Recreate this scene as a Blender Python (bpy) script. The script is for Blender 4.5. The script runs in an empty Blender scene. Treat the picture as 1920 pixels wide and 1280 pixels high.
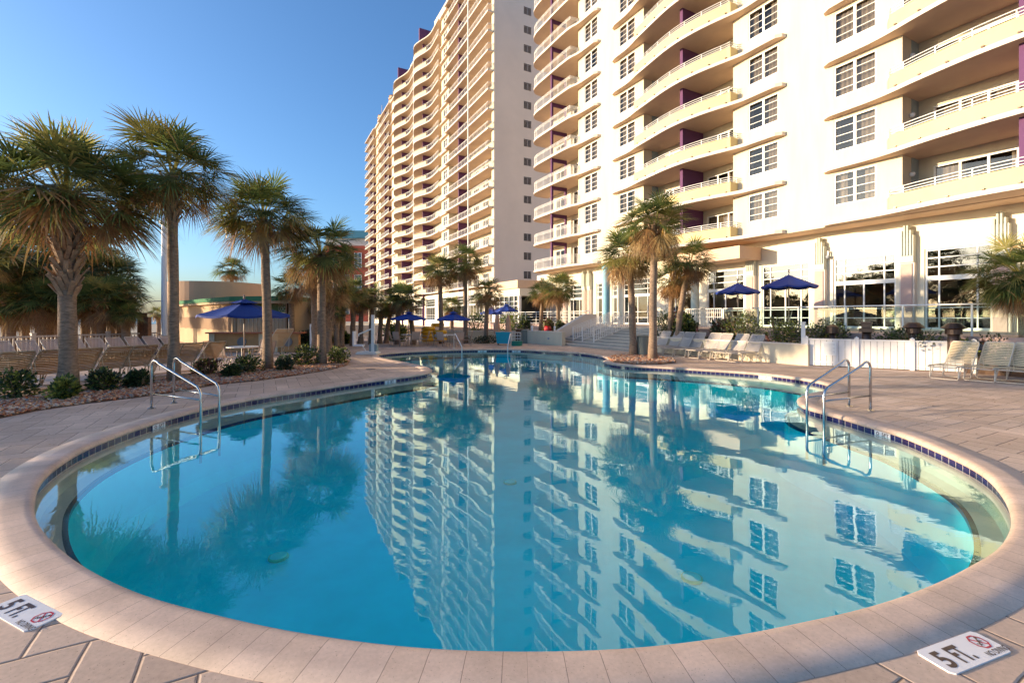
import bpy, bmesh, math, random
import numpy as np
from math import sin, cos, pi, radians, sqrt, atan2
from mathutils import Vector, Matrix
from mathutils.geometry import tessellate_polygon

S = bpy.context.scene
COL = S.collection
F, CX, CY, H = 870.0, 960.0, 594.0, 1.85      # lens, principal point and eye height measured from the photograph
TH = math.atan(465/870.0)                      # heading of the hotel's long facade
CT, ST = cos(TH), sin(TH)

def G(px, py, z=0.0):
    Y = (H-z)*F/(py-CY); return ((px-CX)/F*Y, Y, z)
def BL(v, u):                                  # building frame -> world
    return (CT*v-ST*u, ST*v+CT*u)
def UV(x, y): return (CT*x+ST*y, -ST*x+CT*y)   # world -> (v,u)
def UX(px, V):                                 # u of an image column on plane v=V
    d = (px-CX)/F; t = V/(CT*d+ST); return t*(CT-ST*d)

# ---------------------------------------------------------------- materials
MATS = {}
def nd(nt, t, **k):
    n = nt.nodes.new(t)
    for a, b in k.items(): setattr(n, a, b)
    return n
def M(name, col=(.5,.5,.5), rough=.6, metal=0., var=.0, vs=2., bump=0., bs=40., spec=.5, coord='Object', streak=None):
    if name in MATS: return MATS[name]
    m = bpy.data.materials.new(name); m.use_nodes = True; nt = m.node_tree
    p = nt.nodes['Principled BSDF']
    p.inputs['Base Color'].default_value = (*col, 1); p.inputs['Roughness'].default_value = rough
    p.inputs['Metallic'].default_value = metal; p.inputs['Specular IOR Level'].default_value = spec
    if var or bump:
        tc = nd(nt, 'ShaderNodeTexCoord')
        mp = nd(nt, 'ShaderNodeMapping'); nt.links.new(tc.outputs[coord], mp.inputs[0])
        if streak: mp.inputs['Scale'].default_value = streak
        if var:
            n = nd(nt, 'ShaderNodeTexNoise'); n.inputs['Scale'].default_value = vs; n.inputs['Detail'].default_value = 6
            n.inputs['Roughness'].default_value = .65
            nt.links.new(mp.outputs[0], n.inputs['Vector'])
            r = nd(nt, 'ShaderNodeMapRange'); r.inputs[1].default_value = .3; r.inputs[2].default_value = .7
            r.inputs[3].default_value = 1-var; r.inputs[4].default_value = 1+var
            nt.links.new(n.outputs[0], r.inputs[0])
            x = nd(nt, 'ShaderNodeVectorMath', operation='SCALE'); x.inputs[0].default_value = col
            nt.links.new(r.outputs[0], x.inputs['Scale']); nt.links.new(x.outputs[0], p.inputs['Base Color'])
        if bump:
            n2 = nd(nt, 'ShaderNodeTexNoise'); n2.inputs['Scale'].default_value = bs; n2.inputs['Detail'].default_value = 4
            nt.links.new(mp.outputs[0], n2.inputs['Vector'])
            b = nd(nt, 'ShaderNodeBump'); b.inputs['Strength'].default_value = bump; b.inputs['Distance'].default_value = .02
            nt.links.new(n2.outputs[0], b.inputs['Height']); nt.links.new(b.outputs[0], p.inputs['Normal'])
    MATS[name] = m; return m

def leafmat(name, col, var=.35, trans=.42, rough=.45):
    if name in MATS: return MATS[name]
    m = M(name, col, rough, var=var, vs=6.)
    nt = m.node_tree; p = nt.nodes['Principled BSDF']; out = nt.nodes['Material Output']
    t = nd(nt, 'ShaderNodeBsdfTranslucent'); mx = nd(nt, 'ShaderNodeMixShader'); mx.inputs[0].default_value = trans
    src = p.inputs['Base Color'].links[0].from_socket
    nt.links.new(src, t.inputs[0]); nt.links.new(p.outputs[0], mx.inputs[1]); nt.links.new(t.outputs[0], mx.inputs[2])
    nt.links.new(mx.outputs[0], out.inputs[0]); return m

def schlick(nt, r0, power, normal=None):
    """two-sided reflectance from the angle to the surface (a Fresnel node turns mirror-like from below)"""
    g = nd(nt, 'ShaderNodeNewGeometry'); d = nd(nt, 'ShaderNodeVectorMath', operation='DOT_PRODUCT')
    nt.links.new(g.outputs['Incoming'], d.inputs[0]); nt.links.new(normal or g.outputs['Normal'], d.inputs[1])
    def m_(op, a_, b_=None):
        n = nd(nt, 'ShaderNodeMath', operation=op)
        for i, s in enumerate((a_, b_)):
            if s is None: continue
            if isinstance(s, (int, float)): n.inputs[i].default_value = s
            else: nt.links.new(s, n.inputs[i])
        n.use_clamp = op in ('SUBTRACT', 'ADD'); return n.outputs[0]
    return m_('ADD', m_('MULTIPLY', m_('POWER', m_('SUBTRACT', 1., m_('ABSOLUTE', d.outputs['Value'])), power), 1-r0), r0)

def glassmat(name, tint=(.75,.8,.8), r0=.06, rough=.0, wav=.0):
    if name in MATS: return MATS[name]
    m = bpy.data.materials.new(name); m.use_nodes = True; nt = m.node_tree
    nt.nodes.remove(nt.nodes['Principled BSDF']); out = nt.nodes['Material Output']
    t = nd(nt, 'ShaderNodeBsdfTransparent'); t.inputs[0].default_value = (*tint, 1)
    g = nd(nt, 'ShaderNodeBsdfGlossy'); g.inputs['Roughness'].default_value = rough
    fr = schlick(nt, r0, 4.5)
    mx = nd(nt, 'ShaderNodeMixShader')
    if wav:
        tc = nd(nt, 'ShaderNodeTexCoord'); n = nd(nt, 'ShaderNodeTexNoise'); n.inputs['Scale'].default_value = 1.3
        nt.links.new(tc.outputs['Object'], n.inputs['Vector'])
        b = nd(nt, 'ShaderNodeBump'); b.inputs['Strength'].default_value = wav; b.inputs['Distance'].default_value = .02
        nt.links.new(n.outputs[0], b.inputs['Height']); nt.links.new(b.outputs[0], g.inputs['Normal'])
    nt.links.new(fr, mx.inputs[0]); nt.links.new(t.outputs[0], mx.inputs[1]); nt.links.new(g.outputs[0], mx.inputs[2])
    nt.links.new(mx.outputs[0], out.inputs[0]); MATS[name] = m; return m

def water_mat():
    m = bpy.data.materials.new('water'); m.use_nodes = True; nt = m.node_tree
    nt.nodes.remove(nt.nodes['Principled BSDF']); out = nt.nodes['Material Output']
    t = nd(nt, 'ShaderNodeBsdfTransparent'); t.inputs[0].default_value = (.97,1,1,1)
    g = nd(nt, 'ShaderNodeBsdfGlossy'); g.inputs['Roughness'].default_value = .0; g.inputs['Color'].default_value = (.72,.95,1,1)
    mx = nd(nt, 'ShaderNodeMixShader')
    tc = nd(nt, 'ShaderNodeTexCoord')
    mp = nd(nt, 'ShaderNodeMapping'); mp.inputs['Rotation'].default_value = (0,0,.5); mp.inputs['Scale'].default_value = (1,1.5,1)
    nt.links.new(tc.outputs['Object'], mp.inputs[0])
    n1 = nd(nt, 'ShaderNodeTexNoise'); n1.inputs['Scale'].default_value = 1.1; n1.inputs['Detail'].default_value = 1.5
    n2 = nd(nt, 'ShaderNodeTexNoise'); n2.inputs['Scale'].default_value = 7.; n2.inputs['Detail'].default_value = 2
    # calm patches and rippled patches
    n3 = nd(nt, 'ShaderNodeTexNoise'); n3.inputs['Scale'].default_value = .22; n3.inputs['Detail'].default_value = 1
    for n in (n1, n2, n3): nt.links.new(mp.outputs[0], n.inputs['Vector'])
    r3 = nd(nt, 'ShaderNodeMapRange'); r3.inputs[1].default_value = .42; r3.inputs[2].default_value = .62
    r3.inputs[3].default_value = .05; r3.inputs[4].default_value = .20
    nt.links.new(n3.outputs[0], r3.inputs[0])
    mu = nd(nt, 'ShaderNodeMath', operation='MULTIPLY'); nt.links.new(n2.outputs[0], mu.inputs[0]); nt.links.new(r3.outputs[0], mu.inputs[1])
    ad = nd(nt, 'ShaderNodeMath', operation='ADD'); nt.links.new(n1.outputs[0], ad.inputs[0]); nt.links.new(mu.outputs[0], ad.inputs[1])
    b = nd(nt, 'ShaderNodeBump'); b.inputs['Strength'].default_value = 1.; b.inputs['Distance'].default_value = WAVE
    nt.links.new(ad.outputs[0], b.inputs['Height'])
    nt.links.new(b.outputs[0], g.inputs['Normal'])
    nt.links.new(schlick(nt, WR0, WPOW), mx.inputs[0]); nt.links.new(t.outputs[0], mx.inputs[1]); nt.links.new(g.outputs[0], mx.inputs[2])
    nt.links.new(mx.outputs[0], out.inputs[0])
    va = nd(nt, 'ShaderNodeVolumeAbsorption'); va.inputs['Color'].default_value = WABS; va.inputs['Density'].default_value = WDEN
    nt.links.new(va.outputs[0], out.inputs['Volume'])
    return m
WR0, WPOW, WAVE, WABS, WDEN = .05, 3.9, .0026, (.0,.90,.93,1), .56

def paver_mat(name, w=.29, rot=TH, c1=(.50,.35,.255), c2=(.62,.455,.345), joint=(.13,.09,.075)):
    """herringbone of 1:2 stone pavers, worked out cell by cell"""
    m = bpy.data.materials.new(name); m.use_nodes = True; nt = m.node_tree; L = nt.links.new
    p = nt.nodes['Principled BSDF']; p.inputs['Roughness'].default_value = .72
    def mth(op, a, b=None, c=None):
        n = nd(nt, 'ShaderNodeMath', operation=op)
        for i, s in enumerate((a, b, c)):
            if s is None: continue
            if isinstance(s, (int, float)): n.inputs[i].default_value = s
            else: L(s, n.inputs[i])
        return n.outputs[0]
    tc = nd(nt, 'ShaderNodeTexCoord')
    mp = nd(nt, 'ShaderNodeMapping', vector_type='TEXTURE'); mp.inputs['Rotation'].default_value = (0,0,rot); mp.inputs['Scale'].default_value = (w,w,w)
    L(tc.outputs['Object'], mp.inputs[0])
    wn = nd(nt, 'ShaderNodeTexNoise'); wn.inputs['Scale'].default_value = 1.2; L(mp.outputs[0], wn.inputs['Vector'])
    dv = nd(nt, 'ShaderNodeVectorMath', operation='MULTIPLY_ADD'); dv.inputs[1].default_value = (.05,.05,0)
    L(wn.outputs['Color'], dv.inputs[0]); L(mp.outputs[0], dv.inputs[2])
    sx = nd(nt, 'ShaderNodeSeparateXYZ'); L(dv.outputs[0], sx.inputs[0])
    x, y = sx.outputs[0], sx.outputs[1]
    i, j = mth('FLOOR', x), mth('FLOOR', y)
    fx, fy = mth('SUBTRACT', x, i), mth('SUBTRACT', y, j)
    k = mth('FLOORED_MODULO', mth('SUBTRACT', i, j), 4.)
    is_ = lambda q: mth('COMPARE', k, float(q), .1)
    k0, k1, k2, k3 = is_(0), is_(1), is_(2), is_(3)
    dl = mth('ADD', fx, k1); dr = mth('ADD', mth('SUBTRACT', 1., fx), k0)
    db = mth('ADD', fy, k2); dt = mth('ADD', mth('SUBTRACT', 1., fy), k3)
    d = mth('MINIMUM', mth('MINIMUM', dl, dr), mth('MINIMUM', db, dt))
    bi, bj = mth('SUBTRACT', i, k1), mth('SUBTRACT', j, k2)
    cb = nd(nt, 'ShaderNodeCombineXYZ'); L(bi, cb.inputs[0]); L(bj, cb.inputs[1])
    wnz = nd(nt, 'ShaderNodeTexWhiteNoise'); L(cb.outputs[0], wnz.inputs[0])
    mix = nd(nt, 'ShaderNodeMix', data_type='RGBA'); mix.inputs[6].default_value = (*c1,1); mix.inputs[7].default_value = (*c2,1)
    L(wnz.outputs[0], mix.inputs[0])
    # pitting and blotches of the stone
    n = nd(nt, 'ShaderNodeTexNoise'); n.inputs['Scale'].default_value = 30; n.inputs['Detail'].default_value = 5; L(tc.outputs['Object'], n.inputs['Vector'])
    nb = nd(nt, 'ShaderNodeTexNoise'); nb.inputs['Scale'].default_value = .7; nb.inputs['Detail'].default_value = 5; L(tc.outputs['Object'], nb.inputs['Vector'])
    v = nd(nt, 'ShaderNodeTexNoise'); v.inputs['Scale'].default_value = 90; v.inputs['Detail'].default_value = 2; L(tc.outputs['Object'], v.inputs['Vector'])
    pit = nd(nt, 'ShaderNodeMapRange'); pit.inputs[1].default_value = .66; pit.inputs[2].default_value = .72; pit.inputs[3].default_value = 1; pit.inputs[4].default_value = .45
    L(v.outputs[0], pit.inputs[0])
    a = mth('MULTIPLY', mth('MULTIPLY_ADD', n.outputs[0], .5, .75), mth('MULTIPLY_ADD', nb.outputs[0], .95, .53))
    a = mth('MULTIPLY', a, pit.outputs[0])
    sc = nd(nt, 'ShaderNodeVectorMath', operation='SCALE'); L(mix.outputs[2], sc.inputs[0]); L(a, sc.inputs['Scale'])
    jm = nd(nt, 'ShaderNodeMapRange'); jm.inputs[1].default_value = .010; jm.inputs[2].default_value = .022; L(d, jm.inputs[0])
    mj = nd(nt, 'ShaderNodeMix', data_type='RGBA'); mj.inputs[6].default_value = (*joint,1); L(jm.outputs[0], mj.inputs[0]); L(sc.outputs[0], mj.inputs[7])
    L(mj.outputs[2], p.inputs['Base Color'])
    be = nd(nt, 'ShaderNodeMapRange'); be.inputs[1].default_value = .0; be.inputs[2].default_value = .05; L(d, be.inputs[0])
    hh = mth('ADD', be.outputs[0], mth('MULTIPLY', mth('ADD', n.outputs[0], pit.outputs[0]), .12))
    hh = mth('ADD', hh, mth('MULTIPLY', wnz.outputs[0], .25))
    b = nd(nt, 'ShaderNodeBump'); b.inputs['Strength'].default_value = .7; b.inputs['Distance'].default_value = .008
    L(hh, b.inputs['Height']); L(b.outputs[0], p.inputs['Normal'])
    return m

# ---------------------------------------------------------------- mesh builder
class MB:
    def __init__(s): s.v = []; s.f = []; s.m = []
    def add(s, vs, fs, mi=0):
        o = len(s.v); s.v += [tuple(q) for q in vs]; s.f += [tuple(i+o for i in f) for f in fs]; s.m += [mi]*len(fs); return s
    def box(s, x0, x1, y0, y1, z0, z1, mi=0):
        if x1 < x0: x0, x1 = x1, x0
        if y1 < y0: y0, y1 = y1, y0
        if z1 < z0: z0, z1 = z1, z0
        v = [(x,y,z) for z in (z0,z1) for y in (y0,y1) for x in (x0,x1)]
        return s.add(v, [(0,2,3,1),(4,5,7,6),(0,1,5,4),(2,6,7,3),(0,4,6,2),(1,3,7,5)], mi)
    def beam(s, a, b, w, h, mi=0, up=(0,0,1)):
        a, b = Vector(a), Vector(b); d = (b-a).normalized(); up = Vector(up)
        if abs(d.dot(up)) > .98: up = Vector((1,0,0))
        x = d.cross(up).normalized()*w/2; y = x.cross(d).normalized()*h/2
        v = [q+i*x+j*y for q in (a,b) for i,j in ((-1,-1),(1,-1),(1,1),(-1,1))]
        return s.add(v, [(3,2,1,0),(4,5,6,7),(0,1,5,4),(1,2,6,5),(2,3,7,6),(3,0,4,7)], mi)
    def tube(s, pts, r, n=8, mi=0, cap=True):
        pts = [Vector(p) for p in pts]; rs = r if isinstance(r, (list,tuple)) else [r]*len(pts)
        vs = []; prev = None
        for i, p in enumerate(pts):
            d = (pts[min(i+1,len(pts)-1)]-pts[max(i-1,0)]).normalized()
            if prev is None:
                ref = Vector((0,0,1)) if abs(d.z) < .9 else Vector((1,0,0)); x = d.cross(ref).normalized()
            else:
                x = (prev - d*prev.dot(d)); x = x.normalized() if x.length > 1e-6 else d.orthogonal().normalized()
            prev = x; y = d.cross(x)
            vs += [p+(x*cos(2*pi*k/n)+y*sin(2*pi*k/n))*rs[i] for k in range(n)]
        fs = [(i*n+k, i*n+(k+1)%n, (i+1)*n+(k+1)%n, (i+1)*n+k) for i in range(len(pts)-1) for k in range(n)]
        if cap: fs += [tuple(range(n-1,-1,-1)), tuple((len(pts)-1)*n+k for k in range(n))]
        return s.add(vs, fs, mi)
    def lathe(s, prof, n=16, c=(0,0,0), mi=0):
        vs = [(c[0]+r*cos(2*pi*k/n), c[1]+r*sin(2*pi*k/n), c[2]+z) for r, z in prof for k in range(n)]
        fs = [(i*n+k, i*n+(k+1)%n, (i+1)*n+(k+1)%n, (i+1)*n+k) for i in range(len(prof)-1) for k in range(n)]
        fs += [tuple(range(n-1,-1,-1)), tuple((len(prof)-1)*n+k for k in range(n))]
        return s.add(vs, fs, mi)
    def prism(s, poly, z0, z1, mi=0, mtop=None, mbot=None):
        a = sum(poly[i][0]*poly[(i+1)%len(poly)][1]-poly[(i+1)%len(poly)][0]*poly[i][1] for i in range(len(poly)))
        if a < 0: poly = poly[::-1]
        n = len(poly); vs = [(x,y,z0) for x,y in poly]+[(x,y,z1) for x,y in poly]
        s.add(vs, [(i,(i+1)%n,n+(i+1)%n,n+i) for i in range(n)], mi)
        tri = tessellate_polygon([[Vector((x,y,0)) for x,y in poly]])
        up, dn = [], []
        for t in tri:
            A, B_, C_ = (poly[q] for q in t)
            cr = (B_[0]-A[0])*(C_[1]-A[1])-(B_[1]-A[1])*(C_[0]-A[0])
            t = t if cr > 0 else t[::-1]; up.append(tuple(q+n for q in t)); dn.append(tuple(t[::-1]))
        o = len(s.v)-len(vs)
        for fl, mm in ((up, mi if mtop is None else mtop), (dn, mi if mbot is None else mbot)):
            s.f += [tuple(q+o for q in f) for f in fl]; s.m += [mm]*len(fl)
        return s
    def ribbon(s, path, z0, z1, th, mi=0):
        """upright band of thickness th along a plan path"""
        n = len(path); nn = []
        for i in range(n):
            a, b = path[max(i-1,0)], path[min(i+1,n-1)]; dx, dy = b[0]-a[0], b[1]-a[1]; l = math.hypot(dx,dy) or 1
            nn.append((-dy/l*th/2, dx/l*th/2))
        vs = []
        for (x,y),(a,b) in zip(path, nn):
            vs += [(x+a,y+b,z0),(x-a,y-b,z0),(x-a,y-b,z1),(x+a,y+b,z1)]
        fs = []
        for i in range(n-1):
            o, q = i*4, i*4+4
            fs += [(o+k, o+(k+1)%4, q+(k+1)%4, q+k) for k in range(4)]
        fs += [(3,2,1,0), tuple((n-1)*4+k for k in range(4))]
        return s.add(vs, fs, mi)
    def mesh(s, name, mats, smooth=False):
        me = bpy.data.meshes.new(name); me.from_pydata(s.v, [], s.f)
        for m in (mats if isinstance(mats,(list,tuple)) else [mats]): me.materials.append(m)
        if len(set(s.m)) > 1: me.polygons.foreach_set('material_index', s.m)
        if smooth: me.polygons.foreach_set('use_smooth', [True]*len(s.f))
        me.update(); return me

def fixn(me):
    bm = bmesh.new(); bm.from_mesh(me); bmesh.ops.recalc_face_normals(bm, faces=bm.faces); bm.to_mesh(me); bm.free(); return me
def link(name, me, parent=None, loc=(0,0,0), rz=0, smooth=None):
    o = bpy.data.objects.new(name, me); COL.objects.link(o); o.parent = parent; o.location = loc; o.rotation_euler = (0,0,rz); return o
def part(name, mb, mats, parent, loc=(0,0,0), rz=0, smooth=False, fix=True):
    me = mb.mesh(name, mats, smooth)
    if fix: fixn(me)
    return link(name, me, parent, loc, rz)
def tag(o, label, cat, group=None):
    o['label'] = label; o['category'] = cat
    if group: o['group'] = group
    return o
def thing(name, label, cat, loc=(0,0,0), rz=0, group=None):
    o = bpy.data.objects.new(name, None); COL.objects.link(o); o.location = loc; o.rotation_euler = (0,0,rz)
    o.empty_display_size = .3
    return tag(o, label, cat, group)
def single(name, mb, mats, label, cat, loc=(0,0,0), rz=0, group=None, smooth=False):
    return tag(part(name, mb, mats, None, loc, rz, smooth), label, cat, group)
def struct(name, me, loc=(0,0,0), kind='structure'):
    o = link(name, me, None, loc); o['kind'] = kind; return o
KIDS = {}
def dup(src, loc=None, rz=None, label=None, parent=None, scale=None):
    c = src.copy(); COL.objects.link(c); c.parent = parent
    if loc is not None: c.location = loc
    if rz is not None: c.rotation_euler = (0,0,rz)
    if scale is not None: c.scale = scale
    if label: c['label'] = label
    if src.name not in KIDS: KIDS[src.name] = [k for k in src.children]
    for k in KIDS[src.name]: dup(k, parent=c)
    return c

# palette
CAPM = M('pale_sage_stucco', (.52,.54,.47), .8, var=.06)
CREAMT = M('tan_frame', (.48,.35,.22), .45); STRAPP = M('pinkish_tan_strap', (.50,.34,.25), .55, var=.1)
WHITE = M('white_stucco', (.63,.56,.42), .85, var=.09, vs=1.3, bump=.35, bs=45, streak=(1,1,.16))
WHITE2 = M('pale_stucco', (.68,.60,.52), .85, var=.06, vs=.5, bump=.25, bs=60)
YEL = M('yellow_stucco', (.74,.57,.27), .85, var=.05, vs=.8, bump=.2, bs=60)
PEACH = M('peach_soffit', (.68,.48,.33), .85, var=.06, vs=.8)
PINK = M('pink_stucco', (.52,.36,.31), .85, var=.10, vs=.8, bump=.25, bs=50)
PURP = M('purple_stucco', (.11,.035,.11), .8, var=.06)
BLUEG = M('blue_grey_stucco', (.30,.38,.40), .8, var=.05)
METALW = M('white_painted_metal', (.80,.78,.74), .4)
FRAME = M('white_window_frame', (.78,.76,.72), .45)
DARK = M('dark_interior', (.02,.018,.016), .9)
CURT = M('curtain_fabric', (.34,.27,.20), .95, var=.15, vs=3)
GLASS = glassmat('window_glass', (.62,.62,.60), .05, wav=.15)
BIGGL = glassmat('lobby_glass', (.55,.55,.52), .14, wav=.25)
RAILGL = glassmat('railing_glass', (.80,.90,.88), .05)
STEEL = M('brushed_steel', (.55,.54,.53), .22, metal=1.)
BROWNM = M('bronze_metal', (.10,.065,.05), .38, metal=.7, var=.2)
BLUEC = M('blue_canvas', (.006,.040,.26), .75, var=.12, vs=8, bump=.2, bs=120)
CREAM = M('cream_frame', (.62,.54,.44), .4)
STRAPG = M('grey_strap', (.46,.41,.38), .55, var=.08)
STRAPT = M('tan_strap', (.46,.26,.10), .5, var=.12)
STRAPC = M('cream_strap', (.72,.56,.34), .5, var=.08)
# ---------------------------------------------------------------- pool, deck, ground
def catmull(P, step=.08):
    out = []; n = len(P)
    for i in range(n):
        p0, p1, p2, p3 = (np.array(P[(i+k-1) % n]) for k in range(4))
        k = max(2, int(np.linalg.norm(p2-p1)/step))
        # centripetal knots keep tight bends free of loops
        t1 = np.linalg.norm(p1-p0)**.5; t2 = t1+np.linalg.norm(p2-p1)**.5; t3 = t2+np.linalg.norm(p3-p2)**.5
        for t in np.linspace(t1, t2, k, endpoint=False):
            a1 = (t1-t)/t1*p0+t/t1*p1; a2 = (t2-t)/(t2-t1)*p1+(t-t1)/(t2-t1)*p2; a3 = (t3-t)/(t3-t2)*p2+(t-t2)/(t3-t2)*p3
            b1 = (t2-t)/t2*a1+t/t2*a2; b2 = (t3-t)/(t3-t1)*a2+(t-t1)/(t3-t1)*a3
            out.append(tuple((t2-t)/(t2-t1)*b1+(t-t1)/(t2-t1)*b2))
    return out
T_ = -.07
raw = [(960,1222,0),(760,1213,0),(540,1183,0),(394,1151,0),(281,1121,0),(197,1086,0),(124,1041,0),(70,987,0),(58,946,0),
 (76,905,T_),(133,860,T_),(193,831,T_),(290,796,T_),(375,772,T_),(475,751,T_),(579,735,T_),(662,722,T_),(727,713,T_),(780,706,T_),(803,701,T_),(809,696,T_),
 (800,688,0),(770,681,0),(738,675,0),(716,670,0),(712,666.5,T_),(749,662.5,T_),(793,660,T_),(859,657.5,T_),(968,657,T_),(1026,660,T_),(1091,664,T_),(1130,670,T_),
 (1141,674,0),(1132,679,T_),(1146,684,T_),(1179,688,T_),(1240,691,T_),(1288,694,T_),(1380,700,T_),(1440,705,T_),(1524,717,T_),(1556,726,T_),
 (1551,731,0),(1520,737,0),(1499,745,0),(1497,757,T_),(1512,768,T_),(1569,784,T_),(1639,805,T_),(1681,817,T_),(1794,865,T_),(1850,897,T_),(1889,941,T_),
 (1904,970,0),(1902,987,0),(1881,1024,0),(1830,1057,0),(1746,1099,0),(1633,1138,0),(1492,1170,0),(1380,1192,0),(1180,1216,0)]
EDGE = catmull([G(a,b,c)[:2] for a,b,c in raw])
def smoothloop(P, k=4):
    A = np.array(P)
    for _ in range(k): A = .25*np.roll(A,1,0)+.5*A+.25*np.roll(A,-1,0)
    return A
EDGE = smoothloop(EDGE)
if np.sum(EDGE[:,0]*np.roll(EDGE[:,1],-1)-np.roll(EDGE[:,0],-1)*EDGE[:,1]) < 0: EDGE = EDGE[::-1]   # counter-clockwise
tan_ = np.roll(EDGE,-1,0)-np.roll(EDGE,1,0); tan_ /= np.linalg.norm(tan_,axis=1)[:,None]
NOUT = np.stack([tan_[:,1],-tan_[:,0]],1)
def clean_offset(d):
    P = EDGE+NOUT*d
    # drop points that came closer to the edge than the offset (inner side of tight bends)
    keep = [i for i in range(len(P)) if np.min(np.hypot(*(EDGE-P[i]).T)) > abs(d)*.985]
    return smoothloop(P[keep], 2)
def ring(mb, A, za, B_, zb, mi=0):
    n = len(A); vs = [(*A[i],za) for i in range(n)]+[(*B_[i],zb) for i in range(n)]
    mb.add(vs, [(i,(i+1)%n,n+(i+1)%n,n+i) for i in range(n)], mi)
def holed(outer, hole, z):
    pts = [Vector((*p,0)) for p in outer]+[Vector((*p,0)) for p in hole]
    tri = tessellate_polygon([[Vector((*p,0)) for p in outer],[Vector((*p,0)) for p in hole]])
    mb = MB(); fs = []
    for t in tri:
        a,b,c = (pts[q] for q in t); cr = (b-a).cross(c-a).z
        if abs(cr) < 1e-9: continue
        fs.append(tuple(t) if cr > 0 else tuple(t[::-1]))
    return mb.add([(p.x,p.y,z) for p in pts], fs)

COPW = .36
HOLE = clean_offset(COPW-.02)
DX0, DX1, DY0, DY1 = -34, 46, -14, 95
deck = holed([(DX0,DY0),(DX1,DY0),(DX1,DY1),(DX0,DY1)], [tuple(p) for p in HOLE], 0.0)
struct('deck', deck.mesh('deck', paver_mat('herringbone_pavers')))
g = holed([(-4000,-4000),(4000,-4000),(4000,4000),(-4000,4000)], [(DX0+.5,DY0+.5),(DX1-.5,DY0+.5),(DX1-.5,DY1-.5),(DX0+.5,DY1-.5)], -.03)
struct('ground', g.mesh('ground', M('sand', (.42,.36,.27), .95, var=.2, vs=.3, bump=.3, bs=5)))
sea = MB().add([(-4000,120,.0),(-95,120,.0),(-330,4000,.0),(-4000,4000,.0)], [(0,1,2,3)])
struct('sea', sea.mesh('sea', M('sea_water', (.05,.16,.24), .25, var=.2, vs=.05)))

# coping: bull-nosed stone, sloped a little to the deck
cop = MB()
prof = [(COPW,-.05),(COPW,.006),(COPW*.5,.014),(.06,.016),(.02,.012),(-.008,-.002),(-.022,-.022),(-.026,-.045),(-.02,-.066),(.01,-.074)]
loops = []
for d, z in prof:
    loops.append((EDGE+NOUT*d, z))
# pull crossing points of tight bends back onto the clean offset
for k in range(3):
    P, z = loops[k]; d = prof[k][0]
    for i in range(len(P)):
        dd = np.hypot(*(EDGE-P[i]).T); j = int(np.argmin(dd))
        if dd[j] < d*.98: P[i] = EDGE[i]+NOUT[i]*max(.03, dd[j]*.5)
n = len(EDGE); vs = []; fs = []
for P, z in loops: vs += [(*p,z) for p in P]
for a in range(len(loops)-1):
    fs += [(a*n+i, a*n+(i+1)%n, (a+1)*n+(i+1)%n, (a+1)*n+i) for i in range(n)]
cop.add(vs, fs)
me = cop.mesh('coping', M('coping_tmp'), smooth=True)
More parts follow.
